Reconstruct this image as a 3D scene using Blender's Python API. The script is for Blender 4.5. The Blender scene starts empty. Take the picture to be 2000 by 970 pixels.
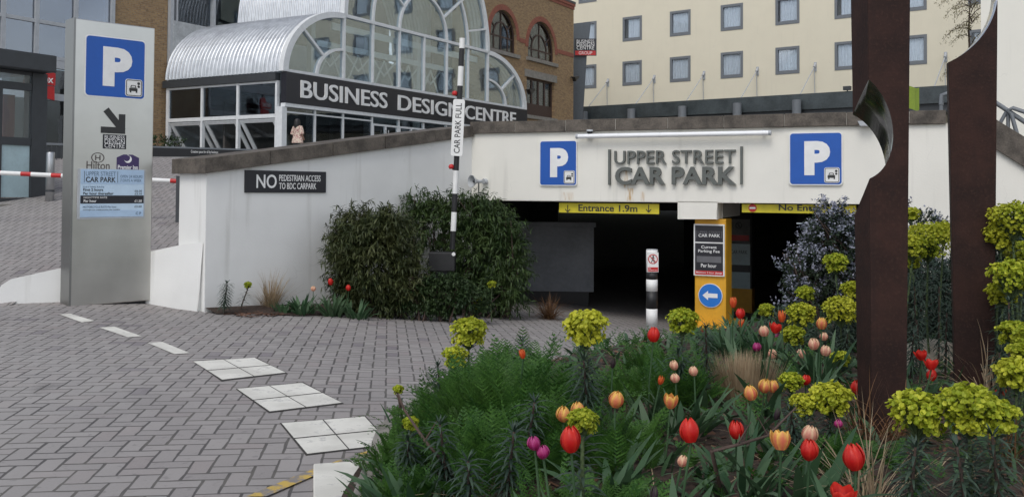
import bpy, bmesh, math, random
from mathutils import Vector, Matrix, noise
from mathutils.geometry import tessellate_polygon
random.seed(7)
R = math.radians
SC = bpy.context.scene
COL = SC.collection

# ------------------------------------------------------------------ camera, sky, sun, exposure
F, CX, HOR = 1800.0, 1000.0, 370.0          # focal length and horizon in pixels of a 2000 x 970 picture
PITCH, ROLL, EYE = R(1.5), R(0.35), 1.6
CY = HOR - F * math.tan(PITCH)
cam = bpy.data.cameras.new("camera")
cam.sensor_width = 36.0
cam.lens = 36.0 * F / 2000.0
cam.shift_y = -(485.0 - CY) / 2000.0
cam.clip_start, cam.clip_end = 0.05, 1500.0
camo = bpy.data.objects.new("camera", cam)
COL.objects.link(camo)
CAMROT = Matrix.Rotation(R(90) + PITCH, 3, 'X') @ Matrix.Rotation(ROLL, 3, 'Z')
camo.matrix_world = Matrix.Translation((0, 0, EYE)) @ CAMROT.to_4x4()
SC.camera = camo

SUN_DIR = Vector((-0.20, -0.58, 0.80)).normalized()
w = bpy.data.worlds.new("World"); SC.world = w; w.use_nodes = True
nt = w.node_tree
for n in list(nt.nodes): nt.nodes.remove(n)
wo = nt.nodes.new('ShaderNodeOutputWorld'); bg = nt.nodes.new('ShaderNodeBackground')
sky = nt.nodes.new('ShaderNodeTexSky'); sky.sky_type = 'NISHITA'; sky.sun_disc = False
sky.sun_elevation = math.asin(SUN_DIR.z); sky.sun_rotation = math.atan2(SUN_DIR.x, SUN_DIR.y)
sky.air_density = 1.0; sky.dust_density = 1.5
hs = nt.nodes.new('ShaderNodeHueSaturation'); hs.inputs['Saturation'].default_value = 0.42
nt.links.new(sky.outputs[0], hs.inputs['Color'])
tc = nt.nodes.new('ShaderNodeTexCoord'); nz = nt.nodes.new('ShaderNodeTexNoise')
nz.inputs['Scale'].default_value = 3.2; nz.inputs['Detail'].default_value = 6
nt.links.new(tc.outputs['Generated'], nz.inputs['Vector'])
rp = nt.nodes.new('ShaderNodeValToRGB')
rp.color_ramp.elements[0].position = .38; rp.color_ramp.elements[0].color = (.55, .56, .6, 1)
rp.color_ramp.elements[1].position = .62; rp.color_ramp.elements[1].color = (1.5, 1.48, 1.45, 1)
nt.links.new(nz.outputs[0], rp.inputs[0])
mx = nt.nodes.new('ShaderNodeMix'); mx.data_type = 'RGBA'; mx.blend_type = 'MULTIPLY'; mx.inputs[0].default_value = 1
nt.links.new(hs.outputs[0], mx.inputs[6]); nt.links.new(rp.outputs[0], mx.inputs[7])
nt.links.new(mx.outputs[2], bg.inputs[0]); bg.inputs[1].default_value = 0.15
nt.links.new(bg.outputs[0], wo.inputs[0])
sl = bpy.data.lights.new("sun", 'SUN'); sl.energy = 0.95; sl.angle = R(28); sl.color = (1, .965, .9)
so = bpy.data.objects.new("sun", sl); COL.objects.link(so)
so.rotation_euler = (-SUN_DIR).to_track_quat('-Z', 'Y').to_euler(); so.location = (-20, -20, 40)
SC.view_settings.view_transform = 'Standard'; SC.view_settings.look = 'None'
SC.view_settings.gamma = 1; SC.view_settings.exposure = 0.18

# ------------------------------------------------------------------ picture geometry helpers
def ray(px, py):
    return CAMROT @ Vector(((px - CX) / F, -(py - CY) / F, -1.0))
def at(px, py, Y):
    d = ray(px, py); t = Y / d.y
    return Vector((d.x * t, Y, EYE + d.z * t))
def zg(x, y):                                # the court slopes down towards the car park mouth
    p = -.0767 * (x + 4.05) - .048 * (y - 12.25)
    z = -math.log(1 + math.exp(-p * 14)) / 14 + .0
    sx = min(1, max(0, (-x - 4.4) / 1.3)); sy = min(1, max(0, (y - 9.5) / 2.5))
    return max(z, -1.15) + .09 * sx * sy
def onground(px, py, f=zg, dz=0.0):
    d = ray(px, py); z = 0.0
    for _ in range(14):
        t = (z - EYE) / d.z
        x, y = d.x * t, d.y * t
        z = f(x, y)
    return Vector((x, y, z + dz))
class Plane:
    """vertical plane: local x runs along it, -y looks out of it, z up; origin at world z=0"""
    def __init__(s, ox, oy, dx, dy):
        L = math.hypot(dx, dy)
        s.o = Vector((ox, oy, 0)); s.d = Vector((dx / L, dy / L, 0)); s.n = Vector((-dy / L, dx / L, 0))
        s.a = math.atan2(dy, dx); s.L = L
    def px(s, px, py, off=0.0):              # local (x, z) seen at a pixel, on the plane pushed back by off
        d = ray(px, py); o = s.o + s.n * off
        t = s.n.dot(o) / s.n.dot(d)
        p = Vector((d.x * t, d.y * t, EYE + d.z * t))
        return (p - s.o).dot(s.d), p.z
    def x(s, px, py=370, off=0.0): return s.px(px, py, off)[0]
    def w(s, x, y=0, z=0): return s.o + s.d * x + s.n * y + Vector((0, 0, z))

# ------------------------------------------------------------------ mesh builder
class MB:
    def __init__(s): s.v = []; s.f = []; s.m = []; s.sm = []
    def add(s, vs, fs, m=0, smooth=False):
        b = len(s.v); s.v += [tuple(p) for p in vs]
        for f in fs: s.f.append([b + i for i in f]); s.m.append(m); s.sm.append(smooth)
    def box(s, x0, x1, y0, y1, z0, z1, m=0, M=None):
        vs = [Vector(p) for p in ((x0,y0,z0),(x1,y0,z0),(x1,y1,z0),(x0,y1,z0),(x0,y0,z1),(x1,y0,z1),(x1,y1,z1),(x0,y1,z1))]
        if M is not None: vs = [M @ p for p in vs]
        s.add(vs, ((0,3,2,1),(4,5,6,7),(0,1,5,4),(1,2,6,5),(2,3,7,6),(3,0,4,7)), m); return s
    def quad(s, a, b, c, d, m=0): s.add((a, b, c, d), ((0, 1, 2, 3),), m); return s
    def plate(s, outer, y0, y1, holes=(), m=0):          # polygon in x,z extruded along y (y0 is the front)
        polys = [[Vector((p[0], p[1], 0)) for p in pl] for pl in [outer] + list(holes)]
        tris = tessellate_polygon(polys)
        flat = [p for pl in polys for p in pl]; n = len(flat)
        vs = [(p.x, y0, p.y) for p in flat] + [(p.x, y1, p.y) for p in flat]
        fs = []
        for t in tris:
            a, b, c = (flat[i] for i in t)
            cr = (b - a).cross(c - a).z
            t = tuple(t) if cr > 0 else tuple(reversed(t))
            fs.append(t); fs.append(tuple(i + n for i in reversed(t)))
        k = 0
        for q, pl in enumerate(polys):
            ar = sum(pl[i].x * pl[(i+1) % len(pl)].y - pl[(i+1) % len(pl)].x * pl[i].y for i in range(len(pl)))
            for i in range(len(pl)):
                i0, i1 = k + i, k + (i + 1) % len(pl)
                f = (i0, i0 + n, i1 + n, i1)
                if (ar > 0) != (q > 0): f = tuple(reversed(f))
                fs.append(f)
            k += len(pl)
        s.add(vs, fs, m); return s
    def tube(s, pts, r, n=8, m=0, caps=True, smooth=True):
        pts = [Vector(p) for p in pts]; rs = r if isinstance(r, (list, tuple)) else [r] * len(pts)
        vs = []; fs = []; up = None
        for i, p in enumerate(pts):
            t = (pts[min(i+1, len(pts)-1)] - pts[max(i-1, 0)]).normalized()
            if up is None: up = t.orthogonal().normalized()
            up = (up - t * up.dot(t)).normalized(); sd = t.cross(up)
            for k in range(n):
                a = 2 * math.pi * k / n
                vs.append(p + (up * math.cos(a) + sd * math.sin(a)) * rs[i])
        for i in range(len(pts) - 1):
            for k in range(n):
                a, b = i*n + k, i*n + (k+1) % n
                fs.append((a, b, b + n, a + n))
        s.add(vs, fs, m, smooth)
        if caps:
            s.add(vs[:n], (tuple(reversed(range(n))),), m); s.add(vs[-n:], (tuple(range(n)),), m)
        return s
    def lathe(s, prof, n=24, m=0, c=(0,0), smooth=True):  # prof: (r, z)
        vs = []; fs = []
        for r, z in prof:
            for k in range(n):
                a = 2*math.pi*k/n; vs.append((c[0] + r*math.cos(a), c[1] + r*math.sin(a), z))
        for i in range(len(prof)-1):
            for k in range(n):
                a, b = i*n+k, i*n+(k+1) % n
                fs.append((a, b, b+n, a+n))
        s.add(vs, fs, m, smooth); return s
    def arc(s, cx, cz, ri, ro, a0, a1, y0, y1, n=24, m=0, ex=1.0):
        o = [(cx + ex*ro*math.cos(a0+(a1-a0)*i/n), cz + ro*math.sin(a0+(a1-a0)*i/n)) for i in range(n+1)]
        q = [(cx + ex*ri*math.cos(a0+(a1-a0)*i/n), cz + ri*math.sin(a0+(a1-a0)*i/n)) for i in range(n+1)]
        for i in range(n):
            vs = [(o[i][0],y0,o[i][1]),(o[i+1][0],y0,o[i+1][1]),(q[i+1][0],y0,q[i+1][1]),(q[i][0],y0,q[i][1]),
                  (o[i][0],y1,o[i][1]),(o[i+1][0],y1,o[i+1][1]),(q[i+1][0],y1,q[i+1][1]),(q[i][0],y1,q[i][1])]
            s.add(vs, ((0,1,2,3),(7,6,5,4),(0,4,5,1),(3,2,6,7)), m)
        s.add([(o[0][0],y0,o[0][1]),(q[0][0],y0,q[0][1]),(q[0][0],y1,q[0][1]),(o[0][0],y1,o[0][1])], ((0,1,2,3),), m)
        s.add([(o[n][0],y0,o[n][1]),(q[n][0],y0,q[n][1]),(q[n][0],y1,q[n][1]),(o[n][0],y1,o[n][1])], ((3,2,1,0),), m)
        return s
    def bar(s, p, q, w, y0, y1, m=0):                      # straight bar in the x,z plane
        p = Vector((p[0], p[1])); q = Vector((q[0], q[1])); t = (q-p).normalized(); k = Vector((-t.y, t.x)) * w/2
        s.plate([tuple(p-k), tuple(q-k), tuple(q+k), tuple(p+k)], y0, y1, m=m); return s
    def build(s, name, mats, parent=None, bevel=0.0):
        me = bpy.data.meshes.new(name); me.from_pydata(s.v, [], s.f); me.update()
        mats = mats if isinstance(mats, (list, tuple)) else [mats]
        for m in mats: me.materials.append(m)
        if len(mats) > 1: me.polygons.foreach_set('material_index', s.m)
        me.polygons.foreach_set('use_smooth', s.sm)
        o = bpy.data.objects.new(name, me); COL.objects.link(o)
        if parent is not None: o.parent = parent
        if bevel:
            b = o.modifiers.new('bevel', 'BEVEL'); b.width = bevel; b.segments = 2; b.limit_method = 'ANGLE'; b.angle_limit = R(40)
        return o

def tag(o, label=None, cat=None, group=None, kind=None):
    if label: o['label'] = label
    if cat: o['category'] = cat
    if group: o['group'] = group
    if kind: o['kind'] = kind
    return o
def empty(name, loc, rz=0.0):
    o = bpy.data.objects.new(name, None); COL.objects.link(o); o.empty_display_size = .2
    o.location = loc; o.rotation_euler = (0, 0, rz); return o
def planeroot(name, P, x=0.0, y=0.0, z=0.0): return empty(name, P.w(x, y, z), P.a)
def structure(o): o['kind'] = 'structure'; return o
def copy_tree(o, parent=None):
    c = o.copy(); COL.objects.link(c)
    if parent is not None: c.parent = parent
    for ch in o.children: copy_tree(ch, c)
    return c
def text(body, x0, x1, z0, z1, y=-.004, depth=.003, bold=0.0, align='LEFT', spacing=1.0, line=1.0, mb=None, m=0, keep=False, rot=0):
    """lettering fitted to a box in the local x,z plane, facing -y"""
    cu = bpy.data.curves.new('lettering', 'FONT'); cu.body = body; cu.extrude = 0.0; cu.offset = bold
    cu.align_x = align; cu.space_character = spacing; cu.space_line = line; cu.resolution_u = 4
    to = bpy.data.objects.new('lettering', cu); COL.objects.link(to)
    dg = bpy.context.evaluated_depsgraph_get(); dg.update()
    me = bpy.data.meshes.new_from_object(to.evaluated_get(dg))
    vs = [v.co.copy() for v in me.vertices]; fs = [tuple(p.vertices) for p in me.polygons]
    edges = {}
    for f in fs:
        for i in range(len(f)):
            a, b = f[i], f[(i+1) % len(f)]
            edges[(a, b)] = 1
    bpy.data.objects.remove(to); bpy.data.curves.remove(cu); bpy.data.meshes.remove(me)
    if rot == 90: vs = [Vector((-v.y, v.x, 0)) for v in vs]
    ax, bx = min(v.x for v in vs), max(v.x for v in vs); ay, by = min(v.y for v in vs), max(v.y for v in vs)
    sx = (x1-x0)/(bx-ax); sz = (z1-z0)/(by-ay)
    if keep: sx = sz = min(sx, sz)
    ox = x0 + ((x1-x0) - sx*(bx-ax))/2; oz = z0 + ((z1-z0) - sz*(by-ay))/2
    fr = [(ox+(v.x-ax)*sx, y-depth, oz+(v.y-ay)*sz) for v in vs]; bk = [(p[0], y, p[2]) for p in fr]
    n = len(fr); out = []
    nrm = 0
    for f in fs: nrm += (Vector(vs[f[1]])-Vector(vs[f[0]])).cross(Vector(vs[f[2]])-Vector(vs[f[1]])).z
    for f in fs: out.append(f if nrm > 0 else tuple(reversed(f)))
    for (a, b) in edges:
        if (b, a) not in edges: out.append((b, a, a+n, b+n) if nrm > 0 else (a, b, b+n, a+n))
    mb = mb or MB(); mb.add(fr + bk, out, m); return mb

def rrect(x0, x1, z0, z1, r, n=6):
    p = []
    for cx, cz, a in ((x1-r, z0+r, -90), (x1-r, z1-r, 0), (x0+r, z1-r, 90), (x0+r, z0+r, 180)):
        for i in range(n+1): t = R(a + 90*i/n); p.append((cx+r*math.cos(t), cz+r*math.sin(t)))
    return p
def disc(cx, cz, r, n=40): return [(cx+r*math.cos(2*math.pi*i/n), cz+r*math.sin(2*math.pi*i/n)) for i in range(n)]

# ------------------------------------------------------------------ materials
class NT:
    def __init__(s, name):
        s.mat = bpy.data.materials.new(name); s.mat.use_nodes = True; s.t = s.mat.node_tree
        for n in list(s.t.nodes): s.t.nodes.remove(n)
        s.out = s.n('OutputMaterial')
    def n(s, kind, **kw):
        x = s.t.nodes.new('ShaderNode' + kind)
        for k, v in kw.items(): setattr(x, k, v)
        return x
    def l(s, a, b): s.t.links.new(a, b)
    def set(s, sock, v):
        if hasattr(v, 'is_output') or isinstance(v, bpy.types.NodeSocket): s.l(v, sock)
        elif isinstance(v, (tuple, list)) and len(v) == 3 and sock.type == 'RGBA': sock.default_value = (*v, 1)
        else: sock.default_value = v
    def math(s, op, a, b=None, c=None):
        x = s.n('Math', operation=op); s.set(x.inputs[0], a)
        if b is not None: s.set(x.inputs[1], b)
        if c is not None: s.set(x.inputs[2], c)
        return x.outputs[0]
    def mix(s, f, a, b, blend='MIX'):
        x = s.n('Mix', data_type='RGBA', blend_type=blend); s.set(x.inputs[0], f); s.set(x.inputs[6], a); s.set(x.inputs[7], b)
        return x.outputs[2]
    def noise(s, scale, detail=5, vec=None, rough=.55, dist=0.0):
        x = s.n('TexNoise'); x.inputs['Scale'].default_value = scale; x.inputs['Detail'].default_value = detail
        x.inputs['Roughness'].default_value = rough; x.inputs['Distortion'].default_value = dist
        s.l(vec if vec is not None else s.obj(), x.inputs['Vector']); return x.outputs[0]
    def obj(s):
        if not hasattr(s, '_tc'): s._tc = s.n('TexCoord')
        return s._tc.outputs['Object']
    def pos(s):
        if not hasattr(s, '_g'): s._g = s.n('NewGeometry')
        return s._g.outputs['Position']
    def scaled(s, vec, sc):
        x = s.n('VectorMath', operation='MULTIPLY'); s.l(vec, x.inputs[0]); x.inputs[1].default_value = sc; return x.outputs[0]
    def step(s, v, lo, hi):
        x = s.n('MapRange', interpolation_type='SMOOTHSTEP'); s.set(x.inputs[0], v)
        x.inputs[1].default_value = lo; x.inputs[2].default_value = hi; return x.outputs[0]
    def bump(s, h, strength=.3, dist=.01):
        x = s.n('Bump'); x.inputs['Strength'].default_value = strength; x.inputs['Distance'].default_value = dist
        s.l(h, x.inputs['Height']); return x.outputs[0]
    def princ(s, col, rough=.6, metal=0.0, bump=None, **kw):
        p = s.n('BsdfPrincipled'); s.set(p.inputs['Base Color'], col); s.set(p.inputs['Roughness'], rough); s.set(p.inputs['Metallic'], metal)
        for k, v in kw.items(): s.set(p.inputs[k.replace('_', ' ')], v)
        if bump is not None: s.l(bump, p.inputs['Normal'])
        s.l(p.outputs[0], s.out.inputs[0]); return s.mat
def mat(name, col, rough=.6, metal=0.0, var=.12, scale=6.0, bump=.0, bscale=60.0, spec=.5, world=False):
    t = NT(name); v = t.pos() if world else t.obj()
    n1 = t.noise(scale, 6, v); n2 = t.noise(scale*9, 3, v)
    f = t.math('ADD', t.math('MULTIPLY', n1, .7), t.math('MULTIPLY', n2, .3))
    f = t.step(f, .3, .7)
    a = tuple(c*(1-var) for c in col); b = tuple(min(1, c*(1+var)) for c in col)
    c = t.mix(f, a, b)
    rr = t.math('ADD', t.math('MULTIPLY', n1, .25), rough-.125)
    bp = t.bump(t.noise(bscale, 4, v), bump, .01) if bump else None
    return t.princ(c, rr, metal, bp, Specular_IOR_Level=spec)
def render_wall(name, col, grime=.5, rust=(), top=None):
    """painted render with broad patchiness, vertical run-off streaks and hairline cracks"""
    t = NT(name); v = t.obj()
    n1 = t.noise(1.1, 7, v); st = t.noise(1.0, 5, t.scaled(v, (5, 5, .35)))
    cr = t.n('TexVoronoi', feature='DISTANCE_TO_EDGE'); cr.inputs['Scale'].default_value = .9
    wv = t.n('VectorMath', operation='ADD'); t.l(v, wv.inputs[0])
    nz = t.n('TexNoise'); nz.inputs['Scale'].default_value = 2.5; t.l(v, nz.inputs['Vector'])
    t.l(nz.outputs['Color'], wv.inputs[1]); t.l(wv.outputs[0], cr.inputs['Vector'])
    crack = t.math('MULTIPLY', t.math('SUBTRACT', 1.0, t.step(cr.outputs[0], .002, .012)), t.step(t.noise(.8, 3, v), .52, .62))
    c = t.mix(t.math('MULTIPLY', t.step(n1, .35, .7), .45*grime), col, tuple(k*.78 for k in col))
    c = t.mix(t.math('MULTIPLY', t.step(st, .56, .74), .38*grime), c, (.40, .39, .35))
    sz = t.n('SeparateXYZ'); t.l(v, sz.inputs[0])
    low = t.math('SUBTRACT', 1.0, t.step(t.math('ADD', sz.outputs[2], t.math('MULTIPLY', n1, -.5)), -.9, .1))
    c = t.mix(t.math('MULTIPLY', low, .45*grime), c, (.3, .31, .28))
    c = t.mix(t.math('MULTIPLY', crack, .10), c, (.2, .2, .2))
    for (x0, wd, z0, z1, k) in rust:
        mx_ = t.math('SUBTRACT', 1.0, t.step(t.math('ABSOLUTE', t.math('SUBTRACT', t.math('ADD', sz.outputs[0], t.math('MULTIPLY', t.math('SUBTRACT', st, .5), .05)), x0)), wd*.3, wd))
        mz = t.math('MULTIPLY', t.step(sz.outputs[2], z0, z0+.05), t.math('SUBTRACT', 1.0, t.step(sz.outputs[2], z1-.05, z1)))
        f = t.math('MULTIPLY', t.math('MULTIPLY', mx_, mz), t.math('MULTIPLY', t.step(t.noise(9, 4, t.scaled(v, (3, 3, .4))), .35, .65), k))
        c = t.mix(f, c, (.5, .3, .1))
    bp = t.bump(t.noise(38, 5, v), .22, .008)
    return t.princ(c, .75, 0, bp, Specular_IOR_Level=.25)
def paving(name, painted=False):
    """200 x 100 mm blocks laid in herringbone; painted=True lays worn white paint over them"""
    t = NT(name); g = t.pos()
    rot = t.n('VectorRotate', rotation_type='Z_AXIS'); t.l(g, rot.inputs['Vector']); rot.inputs['Angle'].default_value = R(-7.6)
    wob = t.n('VectorMath', operation='ADD'); t.l(rot.outputs[0], wob.inputs[0])
    wn = t.n('TexNoise'); wn.inputs['Scale'].default_value = 6; wn.inputs['Detail'].default_value = 2; t.l(g, wn.inputs['Vector'])
    t.l(t.scaled(wn.outputs['Color'], (.018, .018, 0)), wob.inputs[1])
    s = t.n('SeparateXYZ'); t.l(t.scaled(wob.outputs[0], (8.1, 8.1, 0)), s.inputs[0])
    x, y = s.outputs[0], s.outputs[1]
    i, j = t.math('FLOOR', x), t.math('FLOOR', y); fx, fy = t.math('SUBTRACT', x, i), t.math('SUBTRACT', y, j)
    k = t.math('FLOORED_MODULO', t.math('SUBTRACT', i, j), 4.0)
    e = [t.math('COMPARE', k, float(q), .1) for q in range(4)]
    def act(d, q): return t.math('MULTIPLY_ADD', e[q], 10.0, d)
    d = t.math('MINIMUM', t.math('MINIMUM', act(fx, 1), act(t.math('SUBTRACT', 1.0, fx), 0)),
               t.math('MINIMUM', act(fy, 2), act(t.math('SUBTRACT', 1.0, fy), 3)))
    cb = t.n('CombineXYZ'); t.l(t.math('SUBTRACT', i, e[1]), cb.inputs[0]); t.l(t.math('ADD', j, e[3]), cb.inputs[1])
    wnz = t.n('TexWhiteNoise', noise_dimensions='2D'); t.l(cb.outputs[0], wnz.inputs['Vector'])
    rnd = wnz.outputs['Value']
    jw = t.math('MULTIPLY', t.noise(3.0, 3, g), .12)
    joint = t.math('SUBTRACT', 1.0, t.step(t.math('SUBTRACT', d, jw), -.014, .022))
    col = t.mix(rnd, (.252, .233, .225), (.322, .300, .287))
    sp = t.n('SeparateColor'); t.l(wnz.outputs['Color'], sp.inputs[0])
    col = t.mix(t.math('MULTIPLY', t.step(sp.outputs[1], .8, .9), .3), col, (.27, .215, .205))
    col = t.mix(t.math('MULTIPLY', t.step(sp.outputs[2], .955, .97), .7), col, (.135, .115, .135))
    st = t.noise(.55, 6, g); col = t.mix(t.math('MULTIPLY', t.step(st, .42, .68), .35), col, (.19, .182, .18))
    big = t.noise(.22, 4, t.scaled(g, (1, .45, 1))); col = t.mix(t.math('MULTIPLY', t.step(big, .45, .62), .5), col, (.34, .325, .31)); oil = t.noise(1.15, 5, g); col = t.mix(t.math('MULTIPLY', t.step(oil, .64, .74), .55), col, (.11, .105, .10))
    gr = t.noise(95, 3, g); col = t.mix(t.math('MULTIPLY', t.step(gr, .35, .7), .30), col, (.37, .35, .345))
    sp2 = t.noise(16, 4, g); col = t.mix(t.math('MULTIPLY', t.step(sp2, .58, .72), .4), col, (.14, .13, .13))
    if painted:
        worn = t.math('MULTIPLY', t.step(t.noise(7, 6, g, .7), .36, .47), t.math('SUBTRACT', 1.0, t.math('MULTIPLY', joint, .8)))
        dirt = t.mix(t.step(t.noise(4.2, 6, g), .38, .62), (.50, .48, .44), (.68, .66, .6))
        col = t.mix(worn, col, dirt)
        col = t.mix(t.math('MULTIPLY', joint, .6), col, (.08, .075, .07))
    else:
        col = t.mix(t.math('MULTIPLY', joint, .78), col, t.mix(t.step(t.noise(1.7, 3, g), .4, .62), (.03, .028, .027), (.075, .07, .058)))
    h = t.math('ADD', t.math('MULTIPLY', joint, -1.0), t.math('ADD', t.math('MULTIPLY', gr, .12), t.math('MULTIPLY', rnd, .2)))
    return t.princ(col, t.math('ADD', t.math('MULTIPLY', gr, .2), .62), 0, t.bump(h, .55, .006), Specular_IOR_Level=.35)
def brickwork(name):
    t = NT(name); v = t.obj(); mp = t.n('Mapping'); mp.inputs['Rotation'].default_value = (R(90), 0, 0); t.l(v, mp.inputs[0])
    b = t.n('TexBrick'); t.l(mp.outputs[0], b.inputs['Vector']); b.inputs['Scale'].default_value = 1.0
    b.inputs['Brick Width'].default_value = .23; b.inputs['Row Height'].default_value = .075; b.inputs['Mortar Size'].default_value = .008
    b.inputs['Color1'].default_value = (.38, .25, .125, 1); b.inputs['Color2'].default_value = (.25, .155, .085, 1); b.inputs['Mortar'].default_value = (.28, .24, .18, 1)
    n = t.noise(1.2, 6, v); n2 = t.noise(9, 5, v)
    c = t.mix(t.math('MULTIPLY', t.step(n, .4, .7), .45), b.outputs[0], (.30, .21, .12))
    c = t.mix(t.math('MULTIPLY', t.step(n2, .52, .68), .5), c, (.10, .07, .05))
    return t.princ(c, .85, 0, t.bump(b.outputs['Fac'], -.3, .01), Specular_IOR_Level=.2)
def glass(name, tint=(.8, .85, .87), refl=1.0, rough=.0):
    t = NT(name); tr = t.n('BsdfTransparent'); t.set(tr.inputs[0], tint)
    gl = t.n('BsdfGlossy'); gl.inputs['Roughness'].default_value = rough; t.set(gl.inputs[0], (.95, .97, 1))
    fr = t.n('Fresnel'); fr.inputs['IOR'].default_value = 1.55
    wob = t.bump(t.noise(.9, 2), .05, .05); t.l(wob, gl.inputs['Normal'])
    ms = t.n('MixShader'); t.l(t.math('MINIMUM', t.math('MULTIPLY', t.math('ADD', fr.outputs[0], .03), refl), 1.0), ms.inputs[0])
    t.l(tr.outputs[0], ms.inputs[1]); t.l(gl.outputs[0], ms.inputs[2]); t.l(ms.outputs[0], t.out.inputs[0]); return t.mat
def leafmat(name, a, b, trans=.25, rough=.55, edge=None):
    t = NT(name); g = t.n('NewGeometry'); r = g.outputs['Random Per Island']
    c = t.mix(r, a, b); c = t.mix(t.math('MULTIPLY', t.step(t.noise(1.9, 4, t.pos()), .40, .66), .4), c, tuple(min(1, k*s) for k, s in zip(b, (1.25, 1.08, 1.1)))) if not edge else c
    c = t.mix(t.math('MULTIPLY', t.step(t.noise(5, 3, t.pos()), .35, .7), .35), c, tuple(k*.6 for k in a))
    if edge:
        at_ = t.n('Attribute', attribute_name='edge'); c = t.mix(at_.outputs['Fac'], c, edge)
    p = t.n('BsdfPrincipled'); t.l(c, p.inputs['Base Color']); p.inputs['Roughness'].default_value = rough; p.inputs['Specular IOR Level'].default_value = .35
    tl = t.n('BsdfTranslucent'); t.l(c, tl.inputs[0]); ms = t.n('MixShader'); ms.inputs[0].default_value = trans
    t.l(p.outputs[0], ms.inputs[1]); t.l(tl.outputs[0], ms.inputs[2]); t.l(ms.outputs[0], t.out.inputs[0]); return t.mat
def brushed(name, col=(.70, .69, .655), rough=.30):
    t = NT(name); v = t.obj()
    n = t.noise(2.0, 4, t.scaled(v, (2, 2, 60))); m = t.noise(1.3, 5, v)
    c = t.mix(t.step(m, .3, .7), tuple(k*.85 for k in col), col)
    c = t.mix(t.math('MULTIPLY', n, .15), c, tuple(k*.6 for k in col))
    dent = t.noise(1.1, 2, v)
    h = t.math('ADD', t.math('MULTIPLY', n, .02), t.math('MULTIPLY', dent, .5))
    return t.princ(c, t.math('ADD', t.math('MULTIPLY', m, .15), rough-.07), 1.0, t.bump(h, .12, .04))

M = {}
M['paving'] = paving('block_paving'); M['painted'] = paving('painted_blocks', True)
M['ramp'] = M['paving']
M['white'] = render_wall('white_render', (.80, .80, .77), .5)
M['wall_blue'] = render_wall('shaded_side_render', (.80, .80, .78), .75)
M['stucco'] = render_wall('cream_stucco', (.74, .685, .54), .28)
M['pale_stucco'] = render_wall('pale_stucco', (.80, .78, .70), .3)
M['coping'] = mat('coping_stone', (.105, .09, .075), .85, var=.5, scale=5, bump=.5, bscale=30)
M['mortar'] = mat('mortar', (.42, .4, .36), .9)
M['concrete'] = mat('concrete', (.2, .2, .195), .85, var=.25, scale=2, bump=.3)
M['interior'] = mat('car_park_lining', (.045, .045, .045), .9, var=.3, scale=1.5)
M['inner_grey'] = mat('grey_painted_wall', (.21, .22, .24), .8, var=.2, scale=1.5)
M['brick'] = brickwork('stock_brick')
M['redbrick'] = mat('red_brick_trim', (.26, .09, .06), .85, var=.3, scale=12)
M['grey_metal'] = mat('grey_coated_metal', (.42, .44, .46), .45, 0.0, var=.08)
M['pale_metal'] = mat('pale_frame_metal', (.70, .72, .73), .4, .0, var=.08)
M['roof_metal'] = mat('corrugated_aluminium', (.60, .62, .64), .42, .75, var=.14, scale=3)
M['dark_metal'] = mat('dark_grey_metal', (.045, .05, .055), .5, 0, var=.15)
M['slate'] = mat('slate_coated_metal', (.085, .10, .115), .5, 0, var=.1)
M['black'] = mat('black_paint', (.012, .012, .014), .45, var=.2)
M['sign_black'] = mat('black_sign_panel', (.014, .014, .02), .4, var=.15)
M['letter_white'] = mat('white_lettering', (.8, .8, .79), .5, var=.05)
M['letter_grey'] = mat('grey_metal_lettering', (.125, .135, .125), .55, .2, var=.1)
M['letter_dark'] = mat('dark_lettering', (.03, .03, .03), .55, var=.1)
M['paint_white'] = mat('white_paint', (.78, .78, .76), .5, var=.06, bump=.05)
M['paint_black'] = mat('black_post_paint', (.016, .016, .017), .5, var=.3)
M['blue'] = mat('parking_sign_blue', (.012, .095, .42), .4, var=.06, scale=2)
M['blue_round'] = mat('road_sign_blue', (.015, .17, .58), .4, var=.05)
M['sky_blue'] = mat('pale_blue_panel', (.50, .64, .78), .4, var=.05)
M['sky_blue_deep'] = mat('blue_panel_band', (.40, .54, .71), .4, var=.05)
M['yellow'] = mat('yellow_post_paint', (.68, .35, .02), .5, var=.12, scale=3)
M['yellow_sign'] = mat('yellow_sign_panel', (.66, .56, .03), .5, var=.1)
M['yellow_line'] = None
M['red'] = mat('red_paint', (.5, .02, .02), .45, var=.1)
M['purple'] = mat('purple_panel', (.05, .03, .11), .4, var=.05)
M['steel'] = brushed('brushed_steel')
M['steel_side'] = brushed('steel_edge', (.32, .32, .31), .4)
M['post_steel'] = mat('steel_post', (.45, .46, .47), .35, .9, var=.08)
def slabpaint():
    t = NT('painted_slab'); g = t.pos(); n = t.noise(6, 7, g, .7); n2 = t.noise(26, 5, g, .7)
    c = t.mix(t.step(t.noise(3, 5, g), .35, .65), (.60, .585, .53), (.74, .725, .66)); w_ = t.math('ADD', t.math('MULTIPLY', n, .7), t.math('MULTIPLY', n2, .3))
    c = t.mix(t.math('MULTIPLY', t.step(w_, .53, .63), .6), c, (.34, .33, .32)); return t.princ(c, .7, 0, t.bump(n2, .3, .004))
M['slab'] = slabpaint(); M['joint'] = mat('dark_joint', (.05, .046, .042), .9)
M['mirror'] = mat('polished_steel', (.62, .63, .64), .12, 1.0, var=.04)
M['mirror_dark'] = mat('dark_reflection_steel', (.34, .35, .34), .2, 1.0, var=.2)  # base colour darkened to stand for the dark greenery this cut reflects
M['rust'] = None
M['wood'] = mat('dark_brown_timber', (.06, .035, .028), .6, var=.25)
M['stone'] = mat('pale_boulder_stone', (.33, .29, .23), .85, var=.3, scale=7, bump=.6, bscale=25)
M['glass'] = glass('clear_glass', (.88, .94, .96), .5)
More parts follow.
